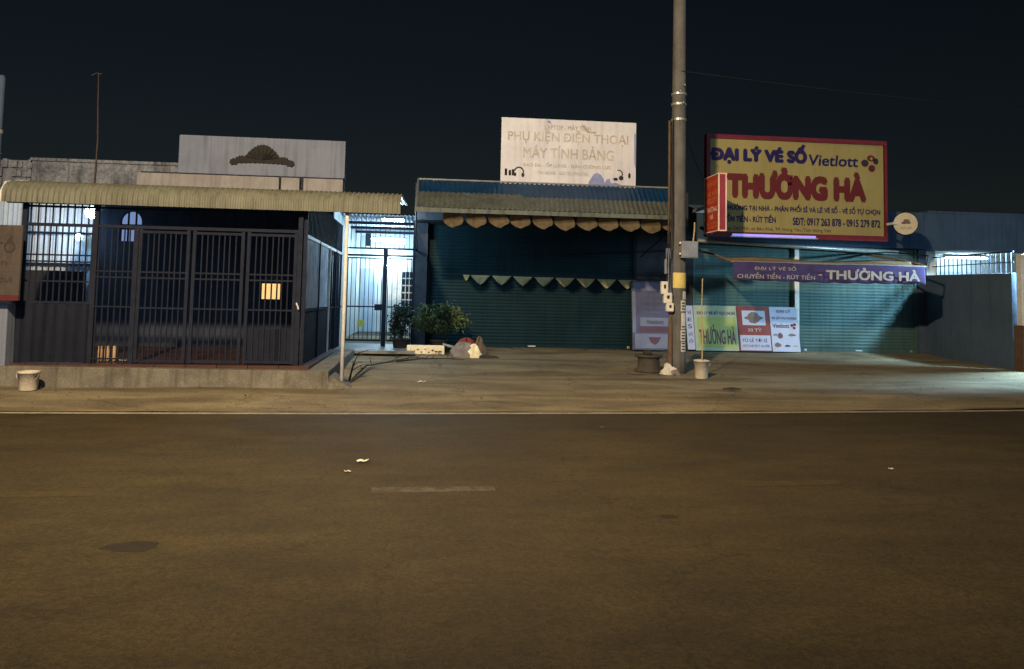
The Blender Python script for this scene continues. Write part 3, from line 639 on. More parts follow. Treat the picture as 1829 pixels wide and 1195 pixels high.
MB().tube((-.95, 17.0, 3.10), (-.52, 17.0, 3.085), .016, n=8).build('tube', 'glow_tube', tf)
for x in (-.9, -.57): MB().tube((x, 17.0, 3.16), (x, 17.0, 3.40), .005, n=5).build('hanger', 'cable', tf)
tb = thing('porch_bulb', (-1.0, 23.6, 2.2), 'round glowing bulb beside the inner door of the passage', 'lamp')
MB().lathe([(.01, -.09), (.06, -.07), (.085, 0), (.06, .07), (.02, .09)], (-1.13, 23.75, 2.45), 14).build('globe', 'glow_cool', tb, True)
MB().tube((-1.13, 23.75, 2.5), (-1.13, 23.99, 2.56), .02).build('arm', 'frame_white', tb)
gt = thing('passage_gate', (-1.1, 18.55, .4), 'tall black barred steel gate across the lit passage', 'gate')
GY = 18.58
for z, t in ((2.58, .018), (2.42, .022)): MB().box(-1.86, -.26, GY - .02, GY + .02, z - t, z + t).build('rail', 'dark_steel', gt)
MB().box(-1.0, -.90, GY - .04, GY + .04, .36, 2.58).build('post', 'dark_steel', gt)
MB().box(-.33, -.29, GY - .03, GY + .03, .36, 3.25).build('post', 'dark_steel', gt)
MB().box(-1.86, -1.81, GY - .03, GY + .03, .36, 3.25).build('post', 'side_sheet', gt)
for x0, x1, n in ((-1.80, -1.01, 8), (-.89, -.34, 5)):
    lf = MB(); lf.box(x0, x1, GY - .015, GY + .015, .47, .51); lf.box(x0, x1, GY - .015, GY + .015, 1.235, 1.265); lf.box(x0, x1, GY - .015, GY + .015, 2.34, 2.37)
    lf.box(x0, x0 + .02, GY - .015, GY + .015, .47, 2.37); lf.box(x1 - .02, x1, GY - .015, GY + .015, .47, 2.37)
    leaf = lf.build('gate_leaf', 'dark_steel', gt)
    for i in range(1, n): rep('bar', barmd, leaf, (x0 + (x1 - x0) * i / n, GY, .49), scale=(.8, .8, 1.87))
    if n == 8:
        MB().box(-1.52, -1.38, GY - .022, GY - .016, .80, .95).build('sticker', 'sticker_yellow', leaf)
        MB().box(-1.16, -.98, GY - .10, GY - .03, 1.17, 1.31).build('lock_box', 'dark_steel', gt)
x = -1.74
while x < -.32:
    rep('bar', barmd, gt, (x, GY, 2.6), scale=(.7, .7, .68)); x += .11

# ------------------------------------------------------------------ middle shop
ms = thing('phone_shop', (2.4, 20, 0), 'middle shop with dark teal roller shutter under the blue and pale awning', 'shop')
MB().box(-.30, 0.0, 18.60, 19.2, .2, 3.5).build('left_pier', 'dark_wall', ms)
MB().box(5.02, 5.9, 18.95, 19.25, .2, 3.2).build('right_pier', 'dark_wall', ms)
MB().box(-.30, 5.9, 17.75, 19.25, 3.2, 4.0).build('upper_wall', 'dark_wall', ms)
MB().box(-.30, 5.9, 19.25, 24, .2, 4.0).build('rear_block', 'dark_wall', ms)
def shutter(x0, x1, y, z0, z1, m, parent, pitch=.078, dep=.011):
    prof = []; z = z0 + .09
    while z < z1:
        for k, d in ((0, 0), (.18, .55), (.4, 1), (.62, 1), (.84, .55)): prof.append((y - dep * d, z + pitch * k))
        z += pitch
    b = MB(); b.v = [(x0, p[0], p[1]) for p in prof] + [(x1, p[0], p[1]) for p in prof]; n = len(prof)
    b.f = [(i, n + i, n + i + 1, i + 1) for i in range(n - 1)]
    o = b.build('curtain', m, parent); o['kind'] = 'stuff'
    MB().box(x0, x1, y - .022, y + .01, z0, z0 + .09).build('bottom_bar', m, parent)
    for x in (x0 - .05, x1 - .01): MB().box(x, x + .06, y - .045, y + .02, z0, z1).build('guide_rail', m, parent)
    xm = (x0 + x1) / 2
    MB().box(xm - .09, xm + .09, y - .04, y - .023, z0 + .03, z0 + .06).build('pull_handle', 'galv', parent)
    for xx in (x0 + .12, x1 - .12): MB().box(xx - .03, xx + .03, y - .034, y - .0225, z0 + .02, z0 + .075).build('lock', 'galv', parent)
    return o
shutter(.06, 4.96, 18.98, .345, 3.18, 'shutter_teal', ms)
aw = thing('shop_awning', (2.4, 16.5, 0), 'blue corrugated awning with pale lower sheet and scalloped brown valance', 'awning')
SL = (4.06 - 3.20) / (17.65 - 15.5)
zs = lambda y: 3.20 + SL * (y - 15.5)
corr([(y, zs(y)) for y in (16.35, 17.0, 17.65)], -.22, 5.02, .10, .012, skew=.21, xs0=-.22, xw=5.24).build('upper_sheet', 'blue_sheet', aw, True)
corr([(y, zs(y) + .028) for y in (15.5, 16.0, 16.62)], -.22, 1.85, .10, .012, skew=.21, xs0=-.22, xw=5.24).build('lower_sheet', 'pale_sheet', aw, True)
corr([(y, zs(y) + .026) for y in (15.5, 16.0, 16.45)], 1.85, 5.02, .10, .012, skew=.21, xs0=-.22, xw=5.24).build('lower_sheet', 'pale_sheet', aw, True)
MB().tube((-.24, 17.67, zs(17.67) + .02), (5.50, 17.67, zs(17.67) + .02), .02).build('top_rail', 'galv', aw)
MB().box(-.27, 5.06, 15.46, 15.495, 3.13, 3.215).build('front_rail', 'pale_sheet', aw)
for x in (-.245, 5.04): MB().path([(x, 15.48, zs(15.48) + .01), (x + (.455 if x > 0 else 0), 17.66, zs(17.66) + .02)], .022, 6).build('side_rail', 'galv', aw)
for x in (-.1, 1.2, 2.5, 3.8, 4.9): MB().path([(x, 15.52, 3.14), (x, 17.74, zs(17.66) - .06)], .018, 6).build('rafter', 'cage_steel', aw)
for x in (-.24, 5.03):
    MB().path([(x, 15.52, 3.13), (x, 18.6, 2.55)], .015, 6).build('brace', 'cage_steel', aw)
for i in range(11):
    x0 = .22 + i * .44
    rr = random.uniform(.92, 1.08); lean = random.uniform(.5, 1.0)
    tw = random.uniform(.7, 1.2); ph = random.uniform(0, 6)
    def sc_(u, v, x0=x0, rr=rr, lean=lean, tw=tw, ph=ph):
        half = math.sqrt(max(0, 1 - (v * .985) ** 2.2)) * (.62 + .38 * v if v < .5 else .81 + .1 * (v - .5))
        x = x0 + .20 + (u - .5) * .54 * half + .13 * lean * v + .03 * tw
        k = math.sin(min(1, v / .5) * math.pi / 2) - max(0, v - .5) * 1.5
        y = 15.53 + .20 * tw * k * (1.1 - .5 * u) + .012 * math.sin(u * 14 + ph) * v
        return (x, y, 3.13 - .25 * rr * v + .07 * (u - .5) * v * lean)
    MB().grid(sc_, 12, 12).build('scallop', 'valance_cloth', aw, True, solid=.004)
bn = thing('lamplight_band', (2.7, 18.9, 0), 'band of pale yellowish shapes standing for lamp light across the dark teal shutter', 'lamplight_band')  # lamp light below the awning's shadow edge, modelled as pale shapes
MB().path([(.80, 18.93, 2.05), (1.8, 18.925, 2.025), (2.8, 18.92, 2.02), (3.8, 18.925, 2.015), (4.88, 18.93, 2.0)], .006, 5).build('string', 'cable', bn)  # added cord along the top of the modelled light
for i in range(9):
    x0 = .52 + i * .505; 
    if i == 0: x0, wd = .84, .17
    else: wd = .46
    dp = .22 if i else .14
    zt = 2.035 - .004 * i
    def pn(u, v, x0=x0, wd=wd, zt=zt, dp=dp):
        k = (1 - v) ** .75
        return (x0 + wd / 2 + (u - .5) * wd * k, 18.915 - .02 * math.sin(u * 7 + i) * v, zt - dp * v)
    MB().grid(pn, 6, 5).build('lamplight_shape', 'lamplight_pale', bn, True, solid=.003)

ws = thing('shop_signboard', (3.1, 17.72, 3.98), 'faded white signboard with washed-out lettering above the blue awning', 'sign')
MB().box(1.57, 4.65, 17.68, 17.74, 4.03, 5.55).build('panel', 'board_white', ws, bevel=.006)
for x in (1.9, 3.1, 4.3): MB().box(x - .025, x + .025, 17.741, 17.80, 3.9, 5.4).build('strut', 'galv', ws)
YF = 17.678
ftext('LAPTOP - MÁY TÍNH', 'grey_letter', ws, 2.55, 5.31, 1.05, .13, YF, bold=.01)
ftext('PHỤ KIỆN ĐIỆN THOẠI', 'faded_letter', ws, 1.72, 4.99, 2.74, .32, YF, letters=True, bold=.025)
ftext('MÁY TÍNH BẢNG', 'faded_letter', ws, 2.07, 4.66, 2.06, .31, YF, letters=True, bold=.025)
ftext('BAO DA - ỐP LƯNG - DÁN CƯỜNG LỰC', 'grey_letter', ws, 2.08, 4.44, 2.0, .13, YF, bold=.012)
ftext('TAI NGHE - SẠC DỰ PHÒNG', 'grey_letter', ws, 2.40, 4.27, 1.15, .11, YF, bold=.012)
def disc(cx, cz, r, y, m, parent, name='mark', rx=1, n=18, d=.004, a0=0, a1=2 * math.pi, ri=0):
    b = MB()
    if ri:
        k = n; vs_ = []; 
        for i in range(k + 1):
            t = a0 + (a1 - a0) * i / k
            vs_ += [(cx + r * rx * math.cos(t), y - d, cz + r * math.sin(t)), (cx + ri * rx * math.cos(t), y - d, cz + ri * math.sin(t))]
        b.add(vs_, [(2 * i, 2 * i + 1, 2 * i + 3, 2 * i + 2) for i in range(k)])
    else:
        b.add([(cx + r * rx * math.cos(2 * math.pi * i / n), y - d, cz + r * math.sin(2 * math.pi * i / n)) for i in range(n)], [tuple(range(n))])
    return b.build(name, m, parent)
disc(1.98, 4.33, .115, YF, 'dark_letter', ws, 'headphone_mark', ri=.085, a0=-.6, a1=math.pi * .95)
disc(2.07, 4.26, .05, YF, 'dark_letter', ws, 'headphone_mark', rx=.7, d=.005); disc(1.89, 4.27, .045, YF, 'dark_letter', ws, 'headphone_mark', rx=.7, d=.005)
for x, h in ((1.66, .15), (1.75, .12), (1.82, .14)): MB().box(x, x + .055, YF - .004, YF, 4.24, 4.24 + h).build('phone_mark', 'ornament', ws)
disc(4.25, 4.36, .10, YF, 'dark_letter', ws, 'headphone_mark', ri=.075, a0=-.9, a1=1.9); disc(4.31, 4.27, .055, YF, 'dark_letter', ws, 'headphone_mark', d=.005)
disc(4.18, 4.24, .035, YF, 'dark_letter', ws, 'headphone_mark', rx=1.6, d=.005); disc(4.50, 4.33, .065, YF, 'ornament', ws, 'earpiece_mark', rx=.45)
bs = MB(); pts = [(3.58, 4.035), (3.56, 4.15), (3.62, 4.24), (3.68, 4.34), (3.76, 4.37), (3.84, 4.33), (3.90, 4.24), (3.93, 4.15), (3.97, 4.22), (4.04, 4.25), (4.08, 4.14), (4.18, 4.16), (4.30, 4.12), (4.22, 4.07), (4.2, 4.035)]
bs.add([(a, YF - .005, c) for a, c in pts], [tuple(range(len(pts)))]); bs.build('torn_patch', 'blue_stain', ws)
bs = MB(); bs.add([(a, YF - .004, c) for a, c in ((2.58, 5.50), (2.66, 5.52), (2.70, 5.44), (2.63, 5.46))], [(0, 1, 2, 3)]); bs.build('torn_patch', 'blue_stain', ws)
bs = MB(); bs.add([(a, YF - .004, c) for a, c in ((3.38, 5.45), (3.46, 5.44), (3.54, 5.31), (3.72, 5.30), (3.72, 5.27), (3.52, 5.27))], [tuple(range(6))]); bs.build('tear', 'grey_letter', ws)
bs = MB(); bs.add([(a, YF - .004, c) for a, c in ((4.60, 5.3), (4.64, 5.3), (4.64, 4.5), (4.61, 4.6))], [tuple(range(4))]); bs.build('torn_patch', 'blue_stain', ws)

sd = thing('display_stand', (5.3, 18.7, 0), 'bluish upright display panel with faint text leaning between shutter and pole', 'display')
MB().hexa([(4.86, 18.60, .36), (5.76, 18.60, .36), (5.76, 18.66, .36), (4.86, 18.66, .36)], [(4.86, 18.78, 1.99), (5.76, 18.78, 1.99), (5.76, 18.84, 1.99), (4.86, 18.84, 1.99)]).build('panel', 'standee_blue', sd, bevel=.008)
n_ = Vector((0, .18, 1.63)).normalized()
def stand_pt(x, z): return (x, 18.60 + .18 * (z - .36) / 1.63 - .003, z)
def stand_rect(x0, x1, z0, z1, m, name):
    b = MB(); b.add([stand_pt(x0, z0), stand_pt(x1, z0), stand_pt(x1, z1), stand_pt(x0, z1)], [(0, 1, 2, 3)]); return b.build(name, m, sd)
stand_rect(4.90, 5.72, 1.76, 1.95, 'standee_pale', 'header'); stand_rect(5.05, 5.74, .92, 1.12, 'standee_pale', 'label_strip'); stand_rect(5.05, 5.74, .78, .90, 'plum_letter', 'label_strip')
stand_rect(4.92, 5.74, .40, .74, 'standee_pale', 'footer'); stand_rect(4.87, 4.95, .76, 1.74, 'standee_pale', 'margin')
for k, (z, a, c) in enumerate(((1.62, 5.15, 5.60), (1.48, 5.12, 5.66), (1.34, 5.2, 5.66), (1.22, 5.12, 5.5))): text('NẠP THẺ - CHUYỂN TIỀN'[k:k + 14], 'standee_pale', sd, stand_pt(a, z), X_, n_, c - a, .075)
text('Vietlott', 'dark_letter', sd, Vector(stand_pt(5.2, .97)) + Vector((0, -.004, 0)), X_, n_, .42, .10)
b = MB(); b.add([Vector(stand_pt(*p)) + Vector((0, -.004, 0)) for p in ((5.25, .66), (5.55, .66), (5.48, .54), (5.40, .48), (5.30, .54))], [(0, 1, 2, 3, 4)]); b.build('emblem', 'plum_letter', sd)
MB().box(5.60, 5.63, 18.755, 18.762, 1.80, 1.90).build('pale_strip', 'plastic_white', sd)  # small upright white strip near the panel top

# plants, boxes and heaps in front of the middle shop
def leaves(c, rx, ry, rz, n, size, m, name, parent):
    b = MB(); clumps = [(random.uniform(-1, 1), random.uniform(-1, 1), random.uniform(-.9, 1)) for _ in range(16)]
    for _ in range(n):
        q = random.choice(clumps); l = math.sqrt(sum(k * k for k in q)); q = [k / max(1, l) for k in q]
        p = Vector((c[0] + rx * (q[0] * .75 + random.gauss(0, .2)), c[1] + ry * (q[1] * .75 + random.gauss(0, .2)), c[2] + rz * (q[2] * .75 + random.gauss(0, .2))))
        d = Vector((random.gauss(0, 1), random.gauss(0, 1), random.gauss(.3, .8))).normalized(); s_ = d.cross(Vector((random.gauss(0, 1), random.gauss(0, 1), random.gauss(0, 1)))).normalized()
        L_ = size * random.uniform(.6, 1.3); W_ = L_ * .28
        b.add([p, p + d * L_ * .5 + s_ * W_, p + d * L_, p + d * L_ * .5 - s_ * W_], [(0, 1, 2, 3)])
    o = b.build(name, m, parent); return o
def shrub(c, rx, ry, rz, h, n, m, label, size=.07):
    t = thing('potted_shrub', c, label, 'shrub')
    MB().lathe([(.13, 0), (.17, .02), (.20, .24), (.215, .24), (.215, .27), (.18, .27), (.17, .22)], c, 18).build('pot', 'drum_grey', t, True)
    st = MB()
    for k in range(9):
        a = random.uniform(0, 6.28); e = (c[0] + rx * .7 * math.cos(a), c[1] + ry * .7 * math.sin(a), c[2] + h * random.uniform(.7, 1.05))
        st.path([(c[0], c[1], c[2] + .2), ((c[0] * 2 + e[0]) / 3, (c[1] * 2 + e[1]) / 3, c[2] + .2 + (e[2] - c[2]) * .45), e], [.012, .009, .004], 5)
    st.build('stems', 'branch', t)
    leaves((c[0], c[1], c[2] + h * .78), rx, ry, rz, n, size, m, 'foliage', t)
    return t
shrub((.30, 17.85, gz(17.85)), .60, .36, .40, .85, 3200, 'leaf', 'bushy green potted shrub in front of the dark teal shutter')
shrub((-.52, 18.05, gz(18.05)), .36, .28, .36, .80, 1500, 'leaf_dark', 'dark potted shrub against the passage gate beside the green shrub')
fb = thing('foam_box', (.02, 17.42, gz(17.4)), 'cream foam box with dark printed marks below the green shrub', 'box')
MB().box(-.38, .42, 17.28, 17.56, gz(17.4), gz(17.4) + .185).build('body', 'foam', fb, bevel=.015)
for k in range(9):
    x = -.30 + k * .078
    disc(x, gz(17.4) + random.uniform(.04, .13), random.uniform(.008, .022), 17.279, 'rust_pipe', fb, 'print_mark', rx=random.uniform(.8, 2.2), n=9, d=.003)
fl = thing('stone_slab', (.55, 17.5, gz(17.5)), 'pinkish slab tilted on the right end of the foam box', 'slab')
MB().hexa([(.38, 17.3, gz(17.4) + .20), (.70, 17.32, gz(17.4) + .11), (.70, 17.6, gz(17.4) + .11), (.38, 17.6, gz(17.4) + .20)], [(.38, 17.3, gz(17.4) + .235), (.71, 17.32, gz(17.4) + .15), (.71, 17.6, gz(17.4) + .15), (.38, 17.6, gz(17.4) + .235)]).build('slab', 'ledge_white', fl, bevel=.008)
MB().box(.60, .69, 17.38, 17.55, gz(17.4) - .03, gz(17.4) + .115).build('prop', 'brick_base', fl)
hp = thing('cloth_heap', (.95, 16.95, gz(16.9)), 'heap of grey red and cream cloth sacks on the ground by the shutter', 'heap')
def lump(c, rx, ry, rz, m, name, seed, peak=1.0):
    random.seed(seed); ph = [random.uniform(0, 6.3) for _ in range(8)]
    def fn(u, v):
        a = 2 * math.pi * u; e = v * math.pi / 2
        k = 1 + .16 * math.sin(3 * a + ph[0] + 2 * v) + .10 * math.sin(7 * a + ph[1]) - .13 * abs(math.sin(4 * a + 5 * v + ph[4])) * (.4 + v) + .07 * math.sin(5 * v * 3 + ph[2] + a * 4)
        return (c[0] + rx * k * math.cos(a) * math.cos(e), c[1] + ry * k * math.sin(a) * math.cos(e), c[2] + rz * (1 + .15 * math.sin(5 * a + ph[3])) * math.sin(e) ** peak)
    return MB().grid(fn, 36, 10).build(name, m, hp, True)
z0 = gz(16.9) - .02
lump((.80, 16.92, z0), .30, .24, .30, 'cloth_grey', 'grey_sack', 3); lump((.88, 17.10, z0 + .06), .24, .2, .32, 'cloth_red', 'red_sack', 5, .8)
lump((1.02, 16.84, z0), .16, .13, .27, 'foam', 'cream_sack', 9, .75); lump((1.15, 17.12, z0), .14, .12, .40, 'rust_pipe', 'brown_sack', 12, .7)
lump((1.25, 16.8, z0), .28, .10, .075, 'branch', 'dark_strap', 15)
random.seed(21)
def dry_branch(pts, label):
    t = MB(); t.path(pts, [.02 * (1 - .7 * i / (len(pts) - 1)) for i in range(len(pts))], 6)
    for i in range(1, len(pts)):
        for _ in range(2):
            p = Vector(pts[i - 1]).lerp(Vector(pts[i]), random.random()); d = Vector((random.uniform(-.1, .4), random.uniform(-.3, .35), random.uniform(.0, .16)))
            t.path([p, p + d * .5 + Vector((0, 0, .03)), p + d], [.009, .006, .003], 5)
    return tag(t.build('dry_branch', 'branch', org=(pts[0][0], pts[0][1], 0)), label, 'branch', 'dry branches on the ground')
dry_branch([(-1.18, 13.15, .10), (-1.12, 13.6, .18), (-1.02, 14.6, .26), (-.7, 15.4, .25), (-.3, 16.2, .29), (.0, 16.6, .26)], 'long dry branch lying from the white canopy post towards the shrubs')
dry_branch([(-1.2, 13.3, .11), (-1.17, 13.5, .32), (-1.1, 13.8, .55)], 'short dry branch propped upright at the foot of the canopy post')
dry_branch([(-.55, 16.0, .23), (-.1, 16.3, .26), (.4, 16.4, .27), (.8, 16.35, .25)], 'low dry branch lying before the foam box')

# ------------------------------------------------------------------ utility pole with its fittings
PX, PY = 4.72, 14.78
up_ = thing('utility_pole', (PX, PY, 0), 'tall tapered concrete utility pole between the two shops', 'pole')
MB().lathe([(.165, .0), (.155, .5), (.147, 2), (.135, 4.5), (.115, 8), (.105, 9.6), (.0, 9.62)], (PX, PY, .05), 20).build('shaft', 'pole_concrete', up_, True)
for z in (4.95, 5.45, 5.25): MB().lathe([(.137, 0), (.146, .005), (.146, .045), (.137, .05)], (PX, PY, z), 20).build('clamp_band', 'galv', up_)
for z, dx in ((5.28, .02), (5.62, .05), (5.5, -.03)): MB().tube((PX + dx, PY - .10, z), (PX + dx, PY - .20, z), .014, n=6).build('bolt', 'galv', up_)
MB().lathe([(.149, 1.76 - 1.9), (.151, -.13), (.150, .14), (.148, .15)], (PX, PY, 1.9), 20).build('yellow_band', 'wrap_yellow', up_, True)
MB().path([(PX - .19, PY - .02, 4.95), (PX - .185, PY - .02, 4), (PX - .19, PY - .02, 2.6)], .024, 8).build('conduit', 'rust_pipe', up_, True)
MB().path([(PX - .16, PY - .06, 1.4), (PX - .165, PY - .08, .9), (PX - .175, PY - .1, .4), (PX - .19, PY - .12, .15)], [.03, .045, .055, .065], 8).build('conduit', 'rust_pipe', up_, True)
def on_pole(a0, a1, z0, z1, m, name, r=.152):
    b = MB().grid(lambda u, v: (PX + (r + .004) * math.sin(a0 + (a1 - a0) * u), PY - (r + .004) * math.cos(a0 + (a1 - a0) * u), z0 + (z1 - z0) * v), 8, 1); return b.build(name, m, up_)
on_pole(.3, .95, 1.55, 1.70, 'paper', 'paper_notice')
for k, (z, h) in enumerate(((1.33, .2), (1.0, .3), (.78, .2), (.58, .18))):
    on_pole(.05 + .05 * (k % 2), .8, z, z + h, 'paper', 'paper_notice', .156)
    for q in range(3 if k != 1 else 1): on_pole(.18, .68, z + .03 + q * .055, z + .055 + q * .055, 'dark_letter', 'print_line', .158)
bx = MB().box(PX - .02, PX + .30, 14.50, 14.62, 2.32, 2.64).build('junction_box', 'grey_box', up_, bevel=.012)
MB().box(PX - .005, PX + .285, 14.488, 14.499, 2.34, 2.62).build('lid', 'grey_box', bx, bevel=.004)
for z in (2.38, 2.58): MB().tube((PX - .03, 14.6, z), (PX - .05, 14.5, z + .02), .02, n=6).build('clip', 'plastic_white', bx)
MB().path([(PX + .22, 14.56, 2.64), (PX + .25, 14.58, 2.85), (PX + .26, 14.6, 3.0)], .014, 6).build('cable_stub', 'bamboo', bx)
for x0, z0_, w_, h_ in ((PX - .38, 1.64, .13, .24), (PX - .33, 1.47, .16, .20), (PX - .28, 1.32, .14, .16)):
    mt = MB().box(x0, x0 + w_, 14.56, 14.66, z0_, z0_ + h_).build('meter', 'plastic_white', up_, bevel=.015)
    MB().box(x0 + w_ * .35, x0 + w_ * .65, 14.553, 14.559, z0_ + h_ * .45, z0_ + h_ * .75).build('meter_window', 'ornament', mt)
MB().box(PX - .24, PX - .16, 14.62, 14.70, 1.3, 2.5).build('mount_strip', 'grey_box', up_)
for x, z, h in ((PX - .30, 2.02, .28), (PX - .27, 2.30, .2)): MB().box(x, x + .08, 14.60, 14.68, z, z + h).build('bracket', 'grey_box', up_, bevel=.008)
for dx in (-.24, -.2, -.17): MB().path([(PX + dx, 14.63, 1.6), (PX + dx - .03, 14.58, 2.2), (PX + dx + .02, 14.62, 2.9), (PX - .14, 14.68, 5.0)], .010, 5).build('riser_cable', 'cable', up_)
def wire(p, q, sag, label):
    p = Vector(p); q = Vector(q); pts = []
    for i in range(25):
        t = i / 24; a = p.lerp(q, t); a.z -= sag * 4 * t * (1 - t); pts.append(a)
    return tag(MB().path(pts, .006, 5).build('overhead_cable', 'cable', org=p), label, 'cable', 'cables between utility poles')
wire((PX, PY - .13, 7.9), (-32, 13.2, 7.9), .9, 'thin black cable running left from the top of the utility pole')
wire((PX, PY - .13, 5.9), (40, 17.5, 7.2), .8, 'thin black cable running right from the utility pole')
wire((PX, PY + .13, 5.25), (6.8, 18.5, 3.9), .15, 'service cable drooping from the pole to the right-hand shop')
dr = thing('old_drum', (4.25, 15.05, gz(15)), 'squat dark old drum with wide rim left of the pole foot', 'drum')
c = (4.25, 15.05, gz(15) - .01)
MB().lathe([(.27, 0), (.28, .03), (.22, .06), (.205, .25), (.22, .27), (.265, .29), (.265, .325), (.21, .33), (.18, .28)], c, 24, .05).build('body', 'drum_grey', dr, True)
MB().lathe([(.05, .30), (.09, .34), (.07, .40), (.02, .42)], (c[0] - .03, c[1], c[2]), 10, .2).build('lump', 'branch', dr)
def crumple(c, rx, rz, m, name, seed, label, cat):
    random.seed(seed); b = MB()
    lobes = [Vector((random.uniform(-1, 1), random.uniform(-1, 1), random.uniform(-.2, 1))).normalized() for _ in range(9)]
    amp = [random.uniform(.15, .5) for _ in lobes]
    def fn(u, v):
        a = 6.28319 * u; e = (v - .12) * math.pi / 2 / .88
        d = Vector((math.cos(a) * math.cos(e), math.sin(a) * math.cos(e), math.sin(e)))
        k = .72 + sum(q * max(0, d.dot(l)) ** 9 for q, l in zip(amp, lobes)) - .12 * abs(math.sin(5 * a + 3 * e + seed)) + .05 * math.sin(13 * a + 7 * e)
        return (c[0] + rx * k * d.x, c[1] + rx * .8 * k * d.y, c[2] + max(0, rz * k * d.z))
    b.grid(fn, 40, 16)
    return tag(b.build(name, m, org=c), label, cat)
crumple((4.50, 14.60, gz(14.6)), .15, .21, 'paper', 'plastic_bag', 8, 'crumpled white plastic bag between the drum and the pole foot', 'bag')
crumple((4.62, 14.50, gz(14.5)), .10, .08, 'cloth_grey', 'rag', 11, 'small grey rag in front of the pole foot', 'rag')
bk = bucket((4.96, 14.14, gz(14.14)), .11, .135, .33, 'cream bucket holding a bamboo stick right of the pole foot')
stt = MB().path([(4.98, 14.16, gz(14.1) + .03), (4.985, 14.17, .9), (4.975, 14.18, 1.4), (4.99, 14.18, 1.94)], [.012, .012, .011, .009], 7)
tag(stt.build('bamboo_stick', 'bamboo', org=(4.98, 14.16, gz(14.1))), 'thin bamboo stick standing upright in the bucket by the pole', 'stick')

# ------------------------------------------------------------------ lottery shop on the right
ls = thing('lottery_shop', (9, 20, 0), 'right-hand shop with two green roller shutters and blue upper wall', 'shop')
MB().box(5.905, 6.42, 18.96, 19.3, .2, 2.95).build('pier', 'dark_wall', ls)
MB().box(8.99, 9.10, 18.90, 19.1, .25, 2.95).build('pier', 'frame_white', ls)
MB().box(12.22, 12.43, 18.9, 19.3, .2, 2.94).build('pier', 'grey_wall', ls)
MB().box(5.905, 22, 18.80, 19.3, 2.95, 3.86).build('upper_wall', 'blue_wall', ls)
MB().box(5.905, 12.40, 19.35, 24, .2, 3.7).build('rear_block', 'dark_wall', ls)
MB().box(12.41, 22, 18.78, 19.3, 3.86, 3.91).build('coping', 'blue_wall', ls)
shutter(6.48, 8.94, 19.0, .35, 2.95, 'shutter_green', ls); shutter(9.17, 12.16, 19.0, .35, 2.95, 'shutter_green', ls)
ys = thing('lottery_signboard', (8.55, 17.9, 2.9), 'big yellow signboard with red border and lettering over the right-hand shop', 'sign')
SX0, SX1, SZ0, SZ1 = 6.34, 10.74, 3.02, 5.40
MB().box(SX0 + .08, SX1 - .08, 17.80, 17.95, SZ0 + .10, SZ1 - .09).build('panel', 'yellow_face', ys)
for a in ((SX0, SX0 + .09, SZ0, SZ1), (SX1 - .06, SX1, SZ0, SZ1), (SX0 + .09, SX1 - .06, SZ1 - .10, SZ1), (SX0 + .09, SX1 - .06, SZ0, SZ0 + .12)):
    MB().box(a[0], a[1], 17.77, 17.96, a[2], a[3]).build('border', 'red_trim', ys)
for x in (6.8, 8.5, 10.2): MB().box(x - .03, x + .03, 17.965, 18.79, 3.3, 3.36).build('bracket', 'cage_steel', ys)
YS = 17.798
ftext('ĐẠI LÝ VÉ SỐ', 'navy_letter', ys, 6.46, 4.74, 2.28, .47, YS, letters=True, bold=.15)
ftext('Vietlott', 'navy_letter', ys, 8.82, 4.76, 1.20, .25, YS, letters=True, bold=.03, shear=.1)
for (dx, dz, r, rx, m) in ((-.13, -.02, .085, 1.1, 'dark_letter'), (.02, .10, .075, 1.3, 'red_letter'), (.04, -.14, .085, 1.0, 'red_letter'), (.14, .03, .075, .9, 'dark_letter')):
    disc(10.33 + dx, 4.88 + dz, r, YS, m, ys, 'emblem_petal', rx=rx, d=.005)
disc(10.36, 4.97, .035, YS, 'yellow_face', ys, 'emblem_petal', d=.008)
ftext('THƯỞNG HÀ', 'red_letter', ys, 6.87, 3.97, 3.32, .66, YS, letters=True, bold=.15)
ftext('TRẢ THƯỞNG TẠI NHÀ - PHÂN PHỐI SỈ VÀ LẺ VÉ SỐ - VÉ SỐ TỰ CHỌN', 'navy_letter', ys, 6.50, 3.62, 4.06, .20, YS, bold=.06)
ftext('CHUYỂN TIỀN - RÚT TIỀN', 'navy_letter', ys, 6.50, 3.38, 1.50, .20, YS, bold=.06)
ftext('SĐT: 0917 263 878 - 0915 279 872', 'navy_letter', ys, 8.42, 3.345, 2.14, .165, YS, bold=.06)
ftext('Phường Chợ Mới, xã Bảo Khê, TP. Hưng Yên, Tỉnh Hưng Yên', 'dark_letter', ys, 6.60, 3.17, 2.74, .105, YS)
st = thing('led_strip', (7.9, 17.7, 2.98), 'violet glowing light strip under the yellow signboard', 'light strip')
MB().box(6.95, 8.95, 17.74, 17.765, 3.045, 3.095).build('diffuser', 'glow_violet', st)
MB().box(6.9, 9.0, 17.735, 17.768, 3.02, 3.044).build('channel', 'galv', st)
rb = thing('projecting_sign', (6.0, 16.4, 3), 'narrow red box sign with pale edges projecting towards the road', 'sign')
bxx = MB().box(5.97, 6.12, 16.0, 16.82, 3.0, 4.18).build('case', 'box_red', rb)
MB().box(5.985, 6.105, 15.992, 15.999, 3.03, 4.15).build('front_edge', 'box_edge', rb)
for x in (5.955, 6.11):
    for y in (15.985, 16.815): MB().box(x, x + .025, y, y + .025, 2.985, 4.195).build('trim', 'trim_pink', rb)
for z in (2.985, 4.175):
    MB().box(5.955, 5.98, 16.01, 16.815, z, z + .02).build('trim', 'trim_pink', rb); MB().box(5.98, 6.11, 15.985, 16.01, z, z + .02).build('trim', 'trim_pink', rb)
